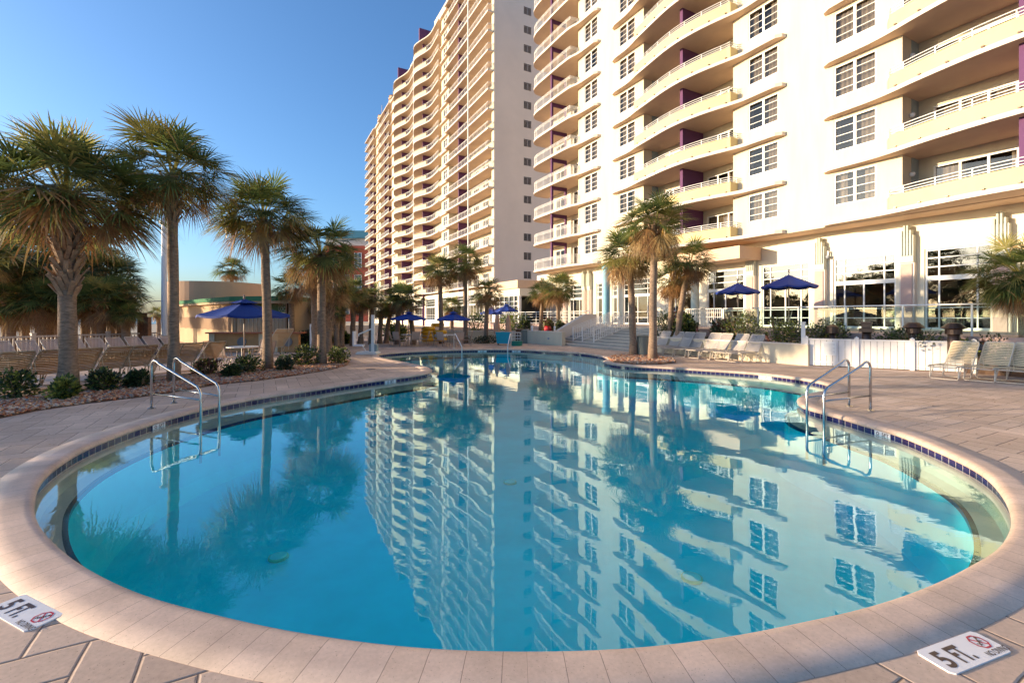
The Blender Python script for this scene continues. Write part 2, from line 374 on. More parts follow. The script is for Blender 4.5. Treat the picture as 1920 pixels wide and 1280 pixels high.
# running length along the edge as uv, for the joints
uvl = me.uv_layers.new(name='run'); seg = np.hypot(*(np.roll(EDGE,-1,0)-EDGE).T); run = np.concatenate([[0],np.cumsum(seg)])
q = 0
for a in range(len(loops)-1):
    for i in range(n):
        for (ii, aa) in ((i,a),(i+1,a),(i+1,a+1),(i,a+1)):
            uvl.data[q].uv = (run[ii], prof[aa][0]); q += 1
def coping_mat():
    m = bpy.data.materials.new('coping_stone'); m.use_nodes = True; nt = m.node_tree; L = nt.links.new
    p = nt.nodes['Principled BSDF']; p.inputs['Roughness'].default_value = .7
    uv = nd(nt,'ShaderNodeUVMap', uv_map='run'); tc = nd(nt,'ShaderNodeTexCoord')
    br = nd(nt,'ShaderNodeTexBrick'); br.offset = 0; br.inputs['Scale'].default_value = 1
    br.inputs['Brick Width'].default_value = .2; br.inputs['Row Height'].default_value = 4.
    br.inputs['Mortar Size'].default_value = .0022; br.inputs['Mortar Smooth'].default_value = .3
    br.inputs['Color1'].default_value = (.58,.42,.32,1); br.inputs['Color2'].default_value = (.64,.47,.37,1); br.inputs['Mortar'].default_value = (.24,.17,.14,1)
    mp = nd(nt,'ShaderNodeMapping'); mp.inputs['Location'].default_value = (0,2,0); L(uv.outputs[0], mp.inputs[0]); L(mp.outputs[0], br.inputs['Vector'])
    n1 = nd(nt,'ShaderNodeTexNoise'); n1.inputs['Scale'].default_value = 45; n1.inputs['Detail'].default_value = 5; L(tc.outputs['Object'], n1.inputs['Vector'])
    n2 = nd(nt,'ShaderNodeTexNoise'); n2.inputs['Scale'].default_value = 2.2; n2.inputs['Detail'].default_value = 6; L(tc.outputs['Object'], n2.inputs['Vector'])
    n3 = nd(nt,'ShaderNodeTexNoise'); n3.inputs['Scale'].default_value = 110; L(tc.outputs['Object'], n3.inputs['Vector'])
    pit = nd(nt,'ShaderNodeMapRange'); pit.inputs[1].default_value=.67; pit.inputs[2].default_value=.73; pit.inputs[3].default_value=1; pit.inputs[4].default_value=.5; L(n3.outputs[0], pit.inputs[0])
    a = nd(nt,'ShaderNodeMath',operation='MULTIPLY_ADD'); L(n1.outputs[0],a.inputs[0]); a.inputs[1].default_value=.35; a.inputs[2].default_value=.82
    b = nd(nt,'ShaderNodeMath',operation='MULTIPLY_ADD'); L(n2.outputs[0],b.inputs[0]); b.inputs[1].default_value=.85; b.inputs[2].default_value=.58
    c = nd(nt,'ShaderNodeMath',operation='MULTIPLY'); L(a.outputs[0],c.inputs[0]); L(b.outputs[0],c.inputs[1])
    d = nd(nt,'ShaderNodeMath',operation='MULTIPLY'); L(c.outputs[0],d.inputs[0]); L(pit.outputs[0],d.inputs[1])
    s = nd(nt,'ShaderNodeVectorMath',operation='SCALE'); L(br.outputs[0],s.inputs[0]); L(d.outputs[0],s.inputs['Scale']); L(s.outputs[0],p.inputs['Base Color'])
    h = nd(nt,'ShaderNodeMath',operation='SUBTRACT'); L(d.outputs[0],h.inputs[0]); L(br.outputs['Fac'],h.inputs[1])
    bp = nd(nt,'ShaderNodeBump'); bp.inputs['Strength'].default_value=.5; bp.inputs['Distance'].default_value=.004; L(h.outputs[0],bp.inputs['Height']); L(bp.outputs[0],p.inputs['Normal'])
    return m
me.materials.clear(); me.materials.append(coping_mat()); fixn(me); struct('coping', me)

# basin: tile band, plaster wall, underwater bench with its dark tile edge, deep floor
WZ, BZ, FZ = -.135, -.40, -1.5
TILE_N = M('navy_tile', (.018,.016,.05), .12, var=.4, vs=9)
def tile_mat():
    m = bpy.data.materials.new('waterline_tile'); m.use_nodes = True; nt = m.node_tree; L = nt.links.new
    p = nt.nodes['Principled BSDF']; p.inputs['Roughness'].default_value = .12
    uv = nd(nt,'ShaderNodeUVMap', uv_map='run'); br = nd(nt,'ShaderNodeTexBrick'); br.offset = 0; br.inputs['Scale'].default_value = 1
    br.inputs['Brick Width'].default_value = .152; br.inputs['Row Height'].default_value = 2.; br.inputs['Mortar Size'].default_value = .005
    br.inputs['Color1'].default_value = (.02,.018,.10,1); br.inputs['Color2'].default_value = (.035,.02,.07,1); br.inputs['Mortar'].default_value = (.5,.45,.4,1)
    mp = nd(nt,'ShaderNodeMapping'); mp.inputs['Location'].default_value = (0,1,0); L(uv.outputs[0], mp.inputs[0]); L(mp.outputs[0], br.inputs['Vector']); L(br.outputs[0], p.inputs['Base Color'])
    return m
TILEW = tile_mat()
PLAST = M('ledge_plaster', (.80,.50,.40), .6, var=.14, vs=1.5)
PLASTD = M('pool_plaster', (.015,.84,.90), .6, var=.10, vs=1.1)
bas = MB(); OB = .22
E1 = EDGE+NOUT*(-OB)
for i in range(n):       # keep the bench edge from crossing in the bends
    dd = np.hypot(*(EDGE-E1[i]).T); j = int(np.argmin(dd))
    if dd[j] < OB*.95: E1[i] = EDGE[i]+(E1[i]-EDGE[i])*.4
E1 = smoothloop(E1, 6)
t1 = tan_; E2 = E1-NOUT*.05; E0 = EDGE+NOUT*.004
seq = [(E0,-.07,0),(E0,-.165,1),(E0+NOUT*.002,BZ+.05,1),(EDGE-NOUT*.04,BZ,1),(E1,BZ-.012,2),(E2,BZ-.014,2),(E2,BZ-.07,3),(E2-NOUT*.02,FZ+.2,3),(smoothloop(E2-NOUT*.2,4),FZ,3)]
for a in range(len(seq)-1): ring(bas, seq[a][0], seq[a][1], seq[a+1][0], seq[a+1][1], seq[a][2])
E3 = seq[-1][0]
tri = tessellate_polygon([[Vector((*p,0)) for p in E3]])
bas.add([(*p,FZ) for p in E3], [tuple(t) for t in tri], 3)
me = bas.mesh('pool_basin', [TILEW, PLAST, TILE_N, PLASTD])
uvl = me.uv_layers.new(name='run'); q = 0
for a in range(len(seq)-1):
    for i in range(n):
        for (ii, aa) in ((i,a),(i+1,a),(i+1,a+1),(i,a+1)): uvl.data[q].uv = (run[ii], aa*.1); q += 1
struct('pool_basin', me)
wat = MB().prism([tuple(p) for p in EDGE+NOUT*.02], FZ-.1, WZ)
struct('water', wat.mesh('water', water_mat()))

# planting beds: river pebbles poured on earth
EARTH = M('bed_earth', (.10,.06,.04), .95, var=.3, vs=5)
PEB = [M('pebble_tan',(.50,.26,.13),.6,var=.3,vs=9), M('pebble_rust',(.34,.11,.045),.6,var=.3,vs=9), M('pebble_pale',(.56,.42,.31),.55,var=.2,vs=9), M('pebble_grey',(.30,.25,.22),.6,var=.2,vs=9)]
ico = bmesh.new(); bmesh.ops.create_icosphere(ico, subdivisions=1, radius=1); ico.verts.ensure_lookup_table()
IV = np.array([v.co[:] for v in ico.verts]); IF = [tuple(v.index for v in f.verts) for f in ico.faces]; ico.free()
def inside(p, poly):
    x, y = p; c = False; j = len(poly)-1
    for i in range(len(poly)):
        xi, yi = poly[i]; xj, yj = poly[j]
        if (yi > y) != (yj > y) and x < (xj-xi)*(y-yi)/(yj-yi)+xi: c = not c
        j = i
    return c
def pebbles(name, poly, z, dens, r0, r1, seed, hgt=.04):
    rnd = random.Random(seed); mb = MB()
    xs = [p[0] for p in poly]; ys = [p[1] for p in poly]
    area = (max(xs)-min(xs))*(max(ys)-min(ys)); N = int(area*dens)
    mb2 = MB().prism(poly, z-.02, z+.02); struct('bed_soil', fixn(mb2.mesh('bed_soil', EARTH)))
    vs, fs, ms = [], [], []
    for _ in range(N):
        p = (rnd.uniform(min(xs),max(xs)), rnd.uniform(min(ys),max(ys)))
        if not inside(p, poly): continue
        dist = math.hypot(*p); s = rnd.uniform(r0, r1)*(1+max(0,dist-12)*.04)
        sc = np.array([s*rnd.uniform(.8,1.5), s*rnd.uniform(.7,1.), s*rnd.uniform(.4,.7)])
        a = rnd.uniform(0,2*pi); V = IV*(1+.12*np.random.RandomState(rnd.randint(0,9999)).randn(len(IV),1))*sc
        c_, s_ = cos(a), sin(a); tl = rnd.uniform(-.4,.4)
        V = np.stack([V[:,0]*c_-V[:,1]*s_, V[:,0]*s_+V[:,1]*c_, V[:,2]+V[:,0]*tl],1)+np.array([p[0],p[1],z+.02+rnd.uniform(0,hgt)])
        o = len(vs); vs.extend(map(tuple, V)); fs.extend([tuple(q+o for q in f) for f in IF]); ms += [rnd.choice((0,0,1,1,2,3))]*len(IF)
    mb.v, mb.f, mb.m = vs, fs, ms
    o = struct(name, mb.mesh(name, PEB, smooth=True), kind='stuff'); return o
bedL = [G(*p)[:2] for p in [(-60,795),(0,784),(70,770),(160,757),(260,745),(330,735),(400,722),(480,714),(560,703),(620,693),(650,685),(655,678),(640,672),(610,668),(560,672),(500,690),(440,697),(380,702),(320,710),(250,722),(180,729),(100,739),(0,757),(-60,768)]]
pebbles('river_pebbles', bedL, 0.0, 560, .020, .042, 3)
bedR = [G(*p)[:2] for p in [(1140,672),(1150,679),(1190,683),(1240,683),(1267,680),(1262,673),(1230,668),(1190,664),(1155,666)]]
pebbles('river_pebbles', bedR, 0.0, 420, .025, .045, 5)
# ---------------------------------------------------------------- vegetation
PG = [leafmat('palm_green',(.14,.18,.05)), leafmat('palm_dark_green',(.07,.105,.035)), leafmat('palm_olive',(.28,.25,.07)), leafmat('palm_dead',(.30,.155,.06),trans=.2), leafmat('palm_straw',(.42,.28,.11),trans=.2)]
BARK = M('palm_bark', (.27,.185,.125), .95, var=.45, vs=7, bump=1., bs=22, streak=(1,1,3.2))
BOOT = M('palm_boot', (.36,.23,.14), .9, var=.35, vs=9, bump=.5)

def crown(seed, R, nl=46, nb=26, dead=.22, low=-.6, fan=.47):
    rnd = random.Random(seed); vs, fs, ms = [], [], []
    def tri(a,b,c,mi): o=len(vs); vs.extend((tuple(a),tuple(b),tuple(c))); fs.append((o,o+1,o+2)); ms.append(mi)
    for k in range(nl):
        q = (k+.5)/nl
        el = math.asin(min(.99,max(-.97, 1.0-(1.0-low)*q**.85)))*.96+rnd.uniform(-.1,.1)
        az = k*2.39996+rnd.uniform(-.3,.3)
        d = Vector((cos(az)*cos(el), sin(az)*cos(el), sin(el)))
        isdead = q > 1-dead
        mi = rnd.choice((3,3,4)) if isdead else (rnd.choice((0,0,1,2)) if q < .6 else rnd.choice((0,2,2,1,3)))
        Lp = R*(1-fan)*rnd.uniform(.75,1.12)*(.8 if isdead else 1)
        drop = R*.10*(1-sin(max(el,0)))*(1.6 if isdead else 1)
        Lp *= rnd.uniform(.82,1.12); hub = d*Lp-Vector((0,0,drop*.6)); midp = d*Lp*.55-Vector((0,0,drop*.12))
        side = d.cross(Vector((0,0,1))); side = side.normalized() if side.length > .05 else Vector((1,0,0))
        w = R*.012+.006
        for a, b in ((Vector((0,0,0)), midp), (midp, hub)):
            o = len(vs); vs.extend(tuple(z) for z in (a-side*w, a+side*w, b+side*w*.7, b-side*w*.7)); fs.append((o,o+1,o+2,o+3)); ms.append(2 if not isdead else 3)
        dd = (hub-midp).normalized(); dd = (dd+Vector((rnd.uniform(-.25,.25),rnd.uniform(-.25,.25),0))-Vector((0,0,rnd.uniform(-.1,.5)+(.5 if isdead else 0)))).normalized()
        side = (side+Vector((rnd.uniform(-.4,.4),rnd.uniform(-.4,.4),rnd.uniform(-.4,.4)))); side = (side-dd*side.dot(dd)).normalized()
        nrm = side.cross(dd).normalized()
        Lb = R*fan*rnd.uniform(.9,1.15)*(.85 if isdead else 1)
        spread = rnd.uniform(1.75,2.15)*(.55 if isdead else 1)
        for b in range(nb):
            t = (b+.5)/nb*2-1; a = t*spread+rnd.uniform(-.03,.03)
            bd = (dd*cos(a)+side*sin(a)+nrm*(.28*abs(t)-.05+rnd.uniform(-.06,.06))).normalized()
            pd = (-dd*sin(a)+side*cos(a)).normalized()
            L_ = Lb*(.62+.38*cos(a*.5))*rnd.uniform(.88,1.08); ww = L_*.40*spread/nb*1.0
            g = rnd.uniform(.08,.26)*(1.6 if isdead else 1)*L_
            if rnd.random() < .12: g *= 2.2
            m1 = hub+bd*L_*.40-Vector((0,0,g*.08)); m2 = hub+bd*L_*.74-Vector((0,0,g*.42)); tip = hub+bd*L_-Vector((0,0,g))
            o = len(vs); vs.extend(tuple(z) for z in (hub, m1-pd*ww, m1+pd*ww, m2-pd*ww*.55, m2+pd*ww*.55, tip))
            fs.extend(((o,o+1,o+2),(o+1,o+3,o+4,o+2),(o+3,o+5,o+4))); mm = mi if rnd.random() > .12 else rnd.choice((2,4,0) if not isdead else (3,4)); ms.extend((mm,)*3)
    mb = MB(); mb.v, mb.f, mb.m = vs, fs, ms; return mb

def seeds(seed, R):
    rnd = random.Random(seed); mb = MB()
    for c in range(3):
        az = rnd.uniform(0,6.28); tip = Vector((cos(az)*R*.45, sin(az)*R*.45, -R*.15))
        mb.tube([(0,0,0), tip*.5+Vector((0,0,R*.12)), tip], .012, 4)
        for k in range(70):
            a = rnd.uniform(0,6.28); r = rnd.uniform(0,R*.13); p = tip+Vector((cos(a)*r, sin(a)*r, rnd.uniform(-.1,.1)))
            q = p+Vector((rnd.uniform(-.05,.05),rnd.uniform(-.05,.05),-rnd.uniform(.2,.5)*R*.4))
            s = Vector((cos(a+1.5),sin(a+1.5),0))*.010
            mb.add([p-s,p+s,q+s,q-s],[(0,1,2,3)])
    return mb
SEED = leafmat('palm_seed_stalk',(.42,.24,.05),trans=.15)

def palm(label, base, h, R, r=.16, seed=1, lean=(0,0), nl=46, nb=26, boots=.8, group=None, dead=.2, fruit=False, low=-.6, zcut=0, name='palm_tree'):
    t = thing(name, label, 'palm tree', base, 0, group); rnd = random.Random(seed*7+1)
    cx, cy = lean; N = 14; pts = []; rs = []
    for i in range(N+1):
        f = i/N; z = h*f
        pts.append((cx*f**1.6+rnd.uniform(-.012,.012), cy*f**1.6, z-.05*(i==0)))
        rs.append(r*(1.22-.25*min(1,f*6)+.03*sin(i*1.7)-.12*f))
    mb = MB(); mb.tube(pts, rs, 14)
    part('trunk', mb, BARK, t, smooth=True)
    if boots:
        bm = MB(); nbt = int(boots/.055*1.0)*3 if R > 1.2 else int(boots/.1)*2
        for k in range(nbt):
            f = k/nbt; z = h-boots*(1-f)-.05; az = k*2.4; fr = z/h; rr = r*(.95+.45*f)
            c = Vector((cx*fr**1.6+cos(az)*rr*.8, cy*fr**1.6+sin(az)*rr*.8, z))
            d = Vector((cos(az)*.55+rnd.uniform(-.25,.25), sin(az)*.55+rnd.uniform(-.25,.25), .9)).normalized()
            bm.beam(c-d*.05, c+d*rnd.uniform(.20,.36)*(r/.16), .075*(r/.16), .026, up=(cos(az),sin(az),.1))
        part('leaf_bases', bm, BOOT, t, fix=False)
    part('crown', crown(seed, R, nl, nb, dead, low), PG, t, loc=(cx,cy,h+.05), fix=False)
    if fruit: part('seed_stalks', seeds(seed, R), SEED, t, loc=(cx,cy,h), fix=False)
    return t

def gp(px, py, cpx, cpy, Rpx, label, r=None, z=0, Y=None, **k):
    """palm whose foot is at pixel (px,py) on level z and whose crown's centre is seen at (cpx,cpy)"""
    if Y is None: x, Y, _ = G(px, py, z)
    x = (px-CX)/F*Y
    h = H+(CY-cpy)*Y/F-z; R = Rpx*Y/F*(1.0 if Y < 18 else 1.1); k['nl'] = int(k.get('nl',46)*1.3)
    return palm(label, (x,Y,z), h, R, lean=((cpx-px)/F*Y, 0), r=r or .15, **k)

gp(128,737,124,378,178,'thickest sabal palm, nearest the camera, leftmost in the pebble bed left of the pool', r=.19, seed=11, nl=70, nb=34, boots=2.3, dead=.06, low=-.35, group='palms in the pebble bed left of the pool')
gp(326,716,322,338,128,'slender sabal palm in the pebble bed in front of the tall white pole', r=.145, seed=12, nl=58, nb=32, boots=1.2, group='palms in the pebble bed left of the pool', fruit=True, dead=.12, low=-.4)
gp(502,694,494,412,112,'slim straight sabal palm in the pebble bed in front of the poolside bar', r=.16, seed=13, nl=54, nb=30, boots=.7, group='palms in the pebble bed left of the pool', fruit=True, dead=.15, low=-.45)
gp(603,684,602,478,92,'sabal palm at the tip of the pebble bed, right of the poolside bar', r=.17, seed=14, nl=54, nb=28, boots=.7, group='palms in the pebble bed left of the pool', fruit=True, dead=.24, low=-.55)
gp(591,668,588,520,62,'smooth palm trunk just left of and behind the palm at the bed tip', r=.17, seed=15, nl=40, nb=24, boots=.6, dead=.4, group='palms in the pebble bed left of the pool')
gp(616,662,618,540,55,'rough booted palm trunk just right of and behind the palm at the bed tip', r=.17, seed=16, nl=40, nb=24, boots=2.2, dead=.4, group='palms in the pebble bed left of the pool')
# the grove between the bar and the tower
GR = 'palms of the grove behind the far loungers'
grove = [(548,655,545,545,42,'sabal palm directly right of the bar, leaning over its green roof edge'),
 (640,650,646,562,36,'short palm over the far row of loungers, leftmost of the grove'),
 (661,648,664,548,36,'palm with a pale trunk in front of the red building'),
 (676,647,678,572,30,'low palm right of the red building at the foot of the tower'),
 (696,646,698,560,34,'palm behind the white pool lift'),
 (712,644,716,582,26,'low dark palm left of the clipped hedge by the patio table'),
 (724,643,735,575,30,'small leaning palm above the yellow green hedge'),
 (775,646,764,563,40,'bushy palm above the leftmost far blue umbrella'),
 (745,645,748,560,34,'bushy palm left of the leftmost far blue umbrella'),
 (632,652,628,590,28,'low palm with hanging dead leaves behind the striped sunbed'),
 (605,650,606,575,34,'brown skirted palm seen between the two rear trunks of the pebble bed')]
for i, (a,b,c,d,e,l) in enumerate(grove):
    gp(a,b,c,d,e,l, seed=30+i, nl=34, nb=20, boots=.5, dead=.35, group=GR, r=.17, fruit=(i%3==0))
gp(435,640,434,508,34,'lone palm standing behind the curved tan parapet of the bar', Y=52., r=.2, seed=45, nl=34, nb=20, boots=1., dead=.35)
gp(298,635,296,590,20,'small far palm left of the tall white pole', Y=46., r=.2, seed=46, nl=26, nb=18, boots=.5, dead=.3)
CG = 'palms on the far side of the pool'
cent = [(828,644,824,513,44,'palm with a straight tan trunk, right of the yellow tubes',0,1.),
 (873,643,872,498,48,'tallest palm across the pool, crown against the tower end wall',0,1.),
 (911,643,914,553,38,'palm left of the folded peach umbrellas, crown in front of the curved peach fascia',0,.8),
 (846,628,848,578,28,'short palm between the two tall palms behind the blue umbrella',0,.5)]
for i,(a,b,c,d,e,l,z,bo) in enumerate(cent):
    gp(a,b,c,d,e,l, seed=50+i, nl=46, nb=24, boots=bo, dead=.3, group=CG, r=.17, z=z)
gp(1014,617,1018,552,34,'left palm of the close pair on the lobby terrace, beside the red urn', seed=55, nl=42, nb=22, boots=.5, dead=.3, z=.7, Y=38., r=.17, group='palms on the lobby terrace')
gp(1047,617,1046,545,42,'right palm of the close pair on the lobby terrace, at the foot of the wing', seed=56, nl=46, nb=24, boots=.5, dead=.3, z=.7, Y=36., r=.17, group='palms on the lobby terrace')
gp(1187,667,1180,482,68,'leaning palm in the small pebble bed beside the stairs, left one of two', r=.17, seed=60, nl=54, nb=28, boots=.9, dead=.42, low=-.85, group='palms in the small pebble bed')
gp(1224,674,1227,425,76,'taller palm in the small pebble bed beside the stairs, right one of two', r=.175, seed=61, nl=60, nb=30, boots=.6, dead=.5, fruit=True, low=-.88, group='palms in the small pebble bed')
gp(1256,612,1262,528,52,'left palm of two behind the planter at the entrance', Y=25., z=.6, r=.15, seed=62, nl=44, nb=24, boots=.4, dead=.4, group='palms behind the entrance planter')
gp(1271,612,1292,500,56,'right palm of two behind the planter at the entrance, with orange seed stalks', Y=23.5, z=.6, r=.15, seed=63, nl=46, nb=24, boots=.4, dead=.4, fruit=True, group='palms behind the entrance planter')
gp(1925,640,1915,520,95,'palm cut by the right edge of the picture, beside the cream loungers', Y=14.6, z=.5, r=.17, seed=64, nl=80, nb=34, boots=.8, dead=.2, low=-.9)
# dense sabal thicket beyond the picket fence
TG = 'palms of the thicket beyond the picket fence'
tw = ['at the left edge of the picture','second from the left edge','with a pale crown behind the nearest trunk','just right of the nearest trunk','in the middle of the thicket','low in the middle, with rusty dead leaves','with the highest crown right of the nearest trunk','towards the right end of the thicket','at the right end of the thicket','lowest at the right end, over the fence','low at the left, behind the tan sunbeds','low and rusty left of the nearest trunk']
for i,(px,py,R,Y) in enumerate((q[0],q[1]-4,q[2]*1.32,q[3]) for q in [(12,510,62,24),(48,488,58,26),(92,520,52,23),(160,515,58,24),(130,560,48,22.5),(190,570,46,22.5),(178,490,50,27),(212,530,46,25),(226,565,38,23.5),(236,598,24,22.5),(20,575,46,21.5),(75,572,44,21.8)]):
    gp(px,660,px,py,R,'dark sabal palm of the thicket '+tw[i], Y=Y, z=0, r=.2, seed=70+i, nl=50, nb=22, boots=.6, dead=.42, low=-.95, group=TG)
# extra palms added outside the frame to shade the deck and pool wall
far = [(-24,21),(-29,22),(-31,25),(-27,4.6),(-29.5,6.2),(-27.5,7.8),(-31,9),(-27.3,9.8),(-28,11.6),(-30.5,13)]
pr = palm('sabal palm added outside the frame to shade the deck and pool', (-24,21,0), 4.6, 2.3, r=.2, seed=90, nl=50, nb=18, boots=.5, dead=.45, low=-.95, group='palms added outside the frame for shade')
for i,(x,y) in enumerate(far[1:]):
    s = (1 if y > 20 else .82)+.08*sin(i*2.3); dup(pr, (x,y,0), i*1.3, scale=(s,s,s))

for i,(x,y,s) in enumerate(((-29.5,28,.85),(-31,31.5,.8),(-30,35,.72),(-33,39,.7),(-27.8,32,.7))):  # more palms added behind the thicket to keep sun off the bar wall
    dup(pr, (x,y,0), i*1.7, 'sabal palm added half hidden behind the thicket to shade the bar wall', scale=(s,s,s))['group'] = 'palms added behind the thicket for shade'
# shrubs
LV = [leafmat('leaf_green',(.06,.10,.03)), leafmat('leaf_dark',(.035,.055,.025)), leafmat('leaf_yellow_green',(.22,.25,.05)), leafmat('leaf_bronze',(.16,.07,.05)), leafmat('leaf_grey_green',(.16,.17,.12))]
def foliage(seed, rx, ry, rz, n, ls, mix, up=.3, jag=.25):
    rnd = random.Random(seed); vs, fs, ms = [], [], []
    lob = [(Vector((rnd.uniform(-.5,.5)*rx, rnd.uniform(-.5,.5)*ry, rz*rnd.uniform(.3,.65))), rnd.uniform(.4,.65)) for _ in range(7)]
    for k in range(n):
        c, s = rnd.choice(lob)
        d = Vector((rnd.gauss(0,1),rnd.gauss(0,1),rnd.gauss(0,.9))).normalized()
        p = c+Vector((d.x*rx, d.y*ry, d.z*rz*.8))*s*rnd.uniform(.55,1+jag*rnd.random())
        if p.z < .01: p.z = rnd.uniform(.01,.1)
        ld = (d+Vector((rnd.uniform(-.7,.7),rnd.uniform(-.7,.7),up+rnd.uniform(-.3,.6)))).normalized()
        sd = ld.cross(Vector((rnd.uniform(-1,1),rnd.uniform(-1,1),rnd.uniform(-1,1)))).normalized()
        l = ls*rnd.uniform(.7,1.5); o = len(vs)
        vs.extend(tuple(z) for z in (p, p+ld*l*.5+sd*l*.27, p+ld*l, p+ld*l*.5-sd*l*.27)); fs.append((o,o+1,o+2,o+3)); ms.append(rnd.choice(mix))
    mb = MB(); mb.v, mb.f, mb.m = vs, fs, ms; return mb
def shrub(label, loc, rx, h, seed=1, n=700, ls=.07, mix=(0,0,1,2), group=None, ry=None, name='shrub', cat='shrub', **k):
    t = thing(name, label, cat, loc, 0, group); rnd = random.Random(seed)
    mb = MB(); n = int(n*1.5)
    for i in range(7):
        a = rnd.uniform(0,6.28); mb.tube([(0,0,-.03),(cos(a)*rx*.25,sin(a)*rx*.25,h*.35),(cos(a)*rx*.5,sin(a)*rx*.5,h*.7)], [.018,.013,.006], 5)
    part('stems', mb, BOOT, t); part('foliage', foliage(seed, rx, ry or rx, h, n, ls, mix, **k), LV, t, fix=False); return t
SG = 'small shrubs in the long pebble bed'
for i,(px,py,w,hp,l,mix) in enumerate([(30,745,30,50,'dark green shrub at the left edge of the pebble bed',(0,1,2,0)),
 (126,750,24,42,'yellow green shrub at the foot of the nearest palm trunk',(0,2,2,0)),
 (198,734,30,42,'broad dark shrub right of the nearest palm trunk',(0,1,1,2)),
 (262,728,20,32,'round dark shrub just left of the handrails',(0,1,1,0)),
 (390,704,32,30,'reddish flowering shrub between the handrails and the bar table',(0,2,3,3)),
 (432,708,16,20,'tiny dark shrub in front of the patio table',(0,1,1,0)),
 (466,700,26,34,'leafy green shrub in front of the bar table',(0,0,2,1)),
 (535,696,16,30,'narrow dark shrub right of the slim palm trunk',(0,1,1,4)),
 (572,686,26,36,'bushy dark shrub left of the trunk at the tip of the bed',(0,1,2,0)),
 (632,683,20,32,'shrub at the very tip of the pebble bed behind the white post',(0,1,2,2))]):
    p = G(px,py); s = p[1]/F
    shrub(l, p, w*s, hp*s, seed=100+i, n=620, ls=.085, mix=mix, group=SG)
# ---------------------------------------------------------------- hotel
SH, Z0 = 2.87, 6.75
def wall_open(mb, y0, y1, z0, z1, x0, th, ops, mi=0):
    ys = sorted({y0,y1,*[o[0] for o in ops],*[o[1] for o in ops]}); zs = sorted({z0,z1,*[o[2] for o in ops],*[o[3] for o in ops]})
    ys = [y for y in ys if y0 <= y <= y1]; zs = [z for z in zs if z0 <= z <= z1]
    for a, b in zip(ys, ys[1:]):
        run_ = None
        for c, d in zip(zs, zs[1:]):
            hole = any(o[0]-1e-6 <= a and b <= o[1]+1e-6 and o[2]-1e-6 <= c and d <= o[3]+1e-6 for o in ops)
            if hole:
                if run_: mb.box(x0, x0+th, a, b, run_[0], run_[1], mi); run_ = None
            else: run_ = (run_[0] if run_ else c, d)
        if run_: mb.box(x0, x0+th, a, b, run_[0], run_[1], mi)

def win_mesh(w, h, rows=4, cols=2, fr=.07, mull=.13, mt=.03):
    """frame in the y-z plane, outward -x; origin at the middle of the sill"""
    f = MB(); f.box(-.04,.05,-w/2,-w/2+fr,0,h); f.box(-.04,.05,w/2-fr,w/2,0,h); f.box(-.04,.05,-w/2+fr,w/2-fr,0,fr); f.box(-.04,.05,-w/2+fr,w/2-fr,h-fr,h)
    for i in range(1,cols):
        y = -w/2+w*i/cols; f.box(-.03,.045,y-mull/2,y+mull/2,fr,h-fr)
    for i in range(cols):
        a = -w/2+w*i/cols+(fr if i==0 else mull/2); b = -w/2+w*(i+1)/cols-(fr if i==cols-1 else mull/2)
        for k in range(1,rows): z = h*k/rows; f.box(-.012,.03,a,b,z-mt/2,z+mt/2)
    g = MB().add([(.012,-w/2+fr,fr),(.012,w/2-fr,fr),(.012,w/2-fr,h-fr),(.012,-w/2+fr,h-fr)],[(0,1,2,3)])
    return f, g
def curtain_mesh(w, h, gap=None, seed=0, x=.2):
    rnd = random.Random(seed); mb = MB(); spans = [(-w/2,w/2)] if gap is None else [(-w/2,gap[0]),(gap[1],w/2)]
    for a, b in spans:
        nn = max(4,int((b-a)/.045)); vs = []; 
        for i in range(nn+1):
            y = a+(b-a)*i/nn; xx = x+.035*sin(i*1.25+rnd.uniform(-.3,.3)); vs += [(xx,y,.02),(xx,y,h-.02)]
        mb.add(vs,[(2*i,2*i+2,2*i+3,2*i+1) for i in range(nn)])
    return mb
def path_p(pts, step=.35):
    """smooth a (u,p) profile into local (x=-p, y=u) points"""
    us = [p[0] for p in pts]; out = []
    P = [np.array(p, float) for p in pts]
    for i in range(len(P)-1):
        p0, p1, p2, p3 = P[max(i-1,0)], P[i], P[i+1], P[min(i+2,len(P)-1)]
        k = max(1, int(np.linalg.norm(p2-p1)/step))
        for t in np.linspace(0,1,k,endpoint=False):
            q = .5*((2*p1)+(-p0+p2)*t+(2*p0-5*p1+4*p2-p3)*t*t+(-p0+3*p1-3*p2+p3)*t**3); out.append((-q[1], q[0]))
    out.append((-P[-1][1], P[-1][0])); return out
def rails(mb, path, zs, r=.018, post=1.3, ztop=1.05, zb=.0, pick=None):
    for z in zs: mb.tube([(x,y,z) for x,y in path], r, 6)
    L_ = 0; nxt = 0.01
    for a, b in zip(path, path[1:]):
        l = math.dist(a,b)
        while nxt <= L_+l:
            f = (nxt-L_)/l; x, y = a[0]+(b[0]-a[0])*f, a[1]+(b[1]-a[1])*f
            if pick: mb.beam((x,y,zb),(x,y,ztop),.014,.014) if round(nxt/pick)%round(post/pick) else mb.beam((x,y,zb-.08),(x,y,ztop),.04,.04)
            else: mb.beam((x,y,zb),(x,y,ztop),.035,.035)
            nxt += pick or post
        L_ += l

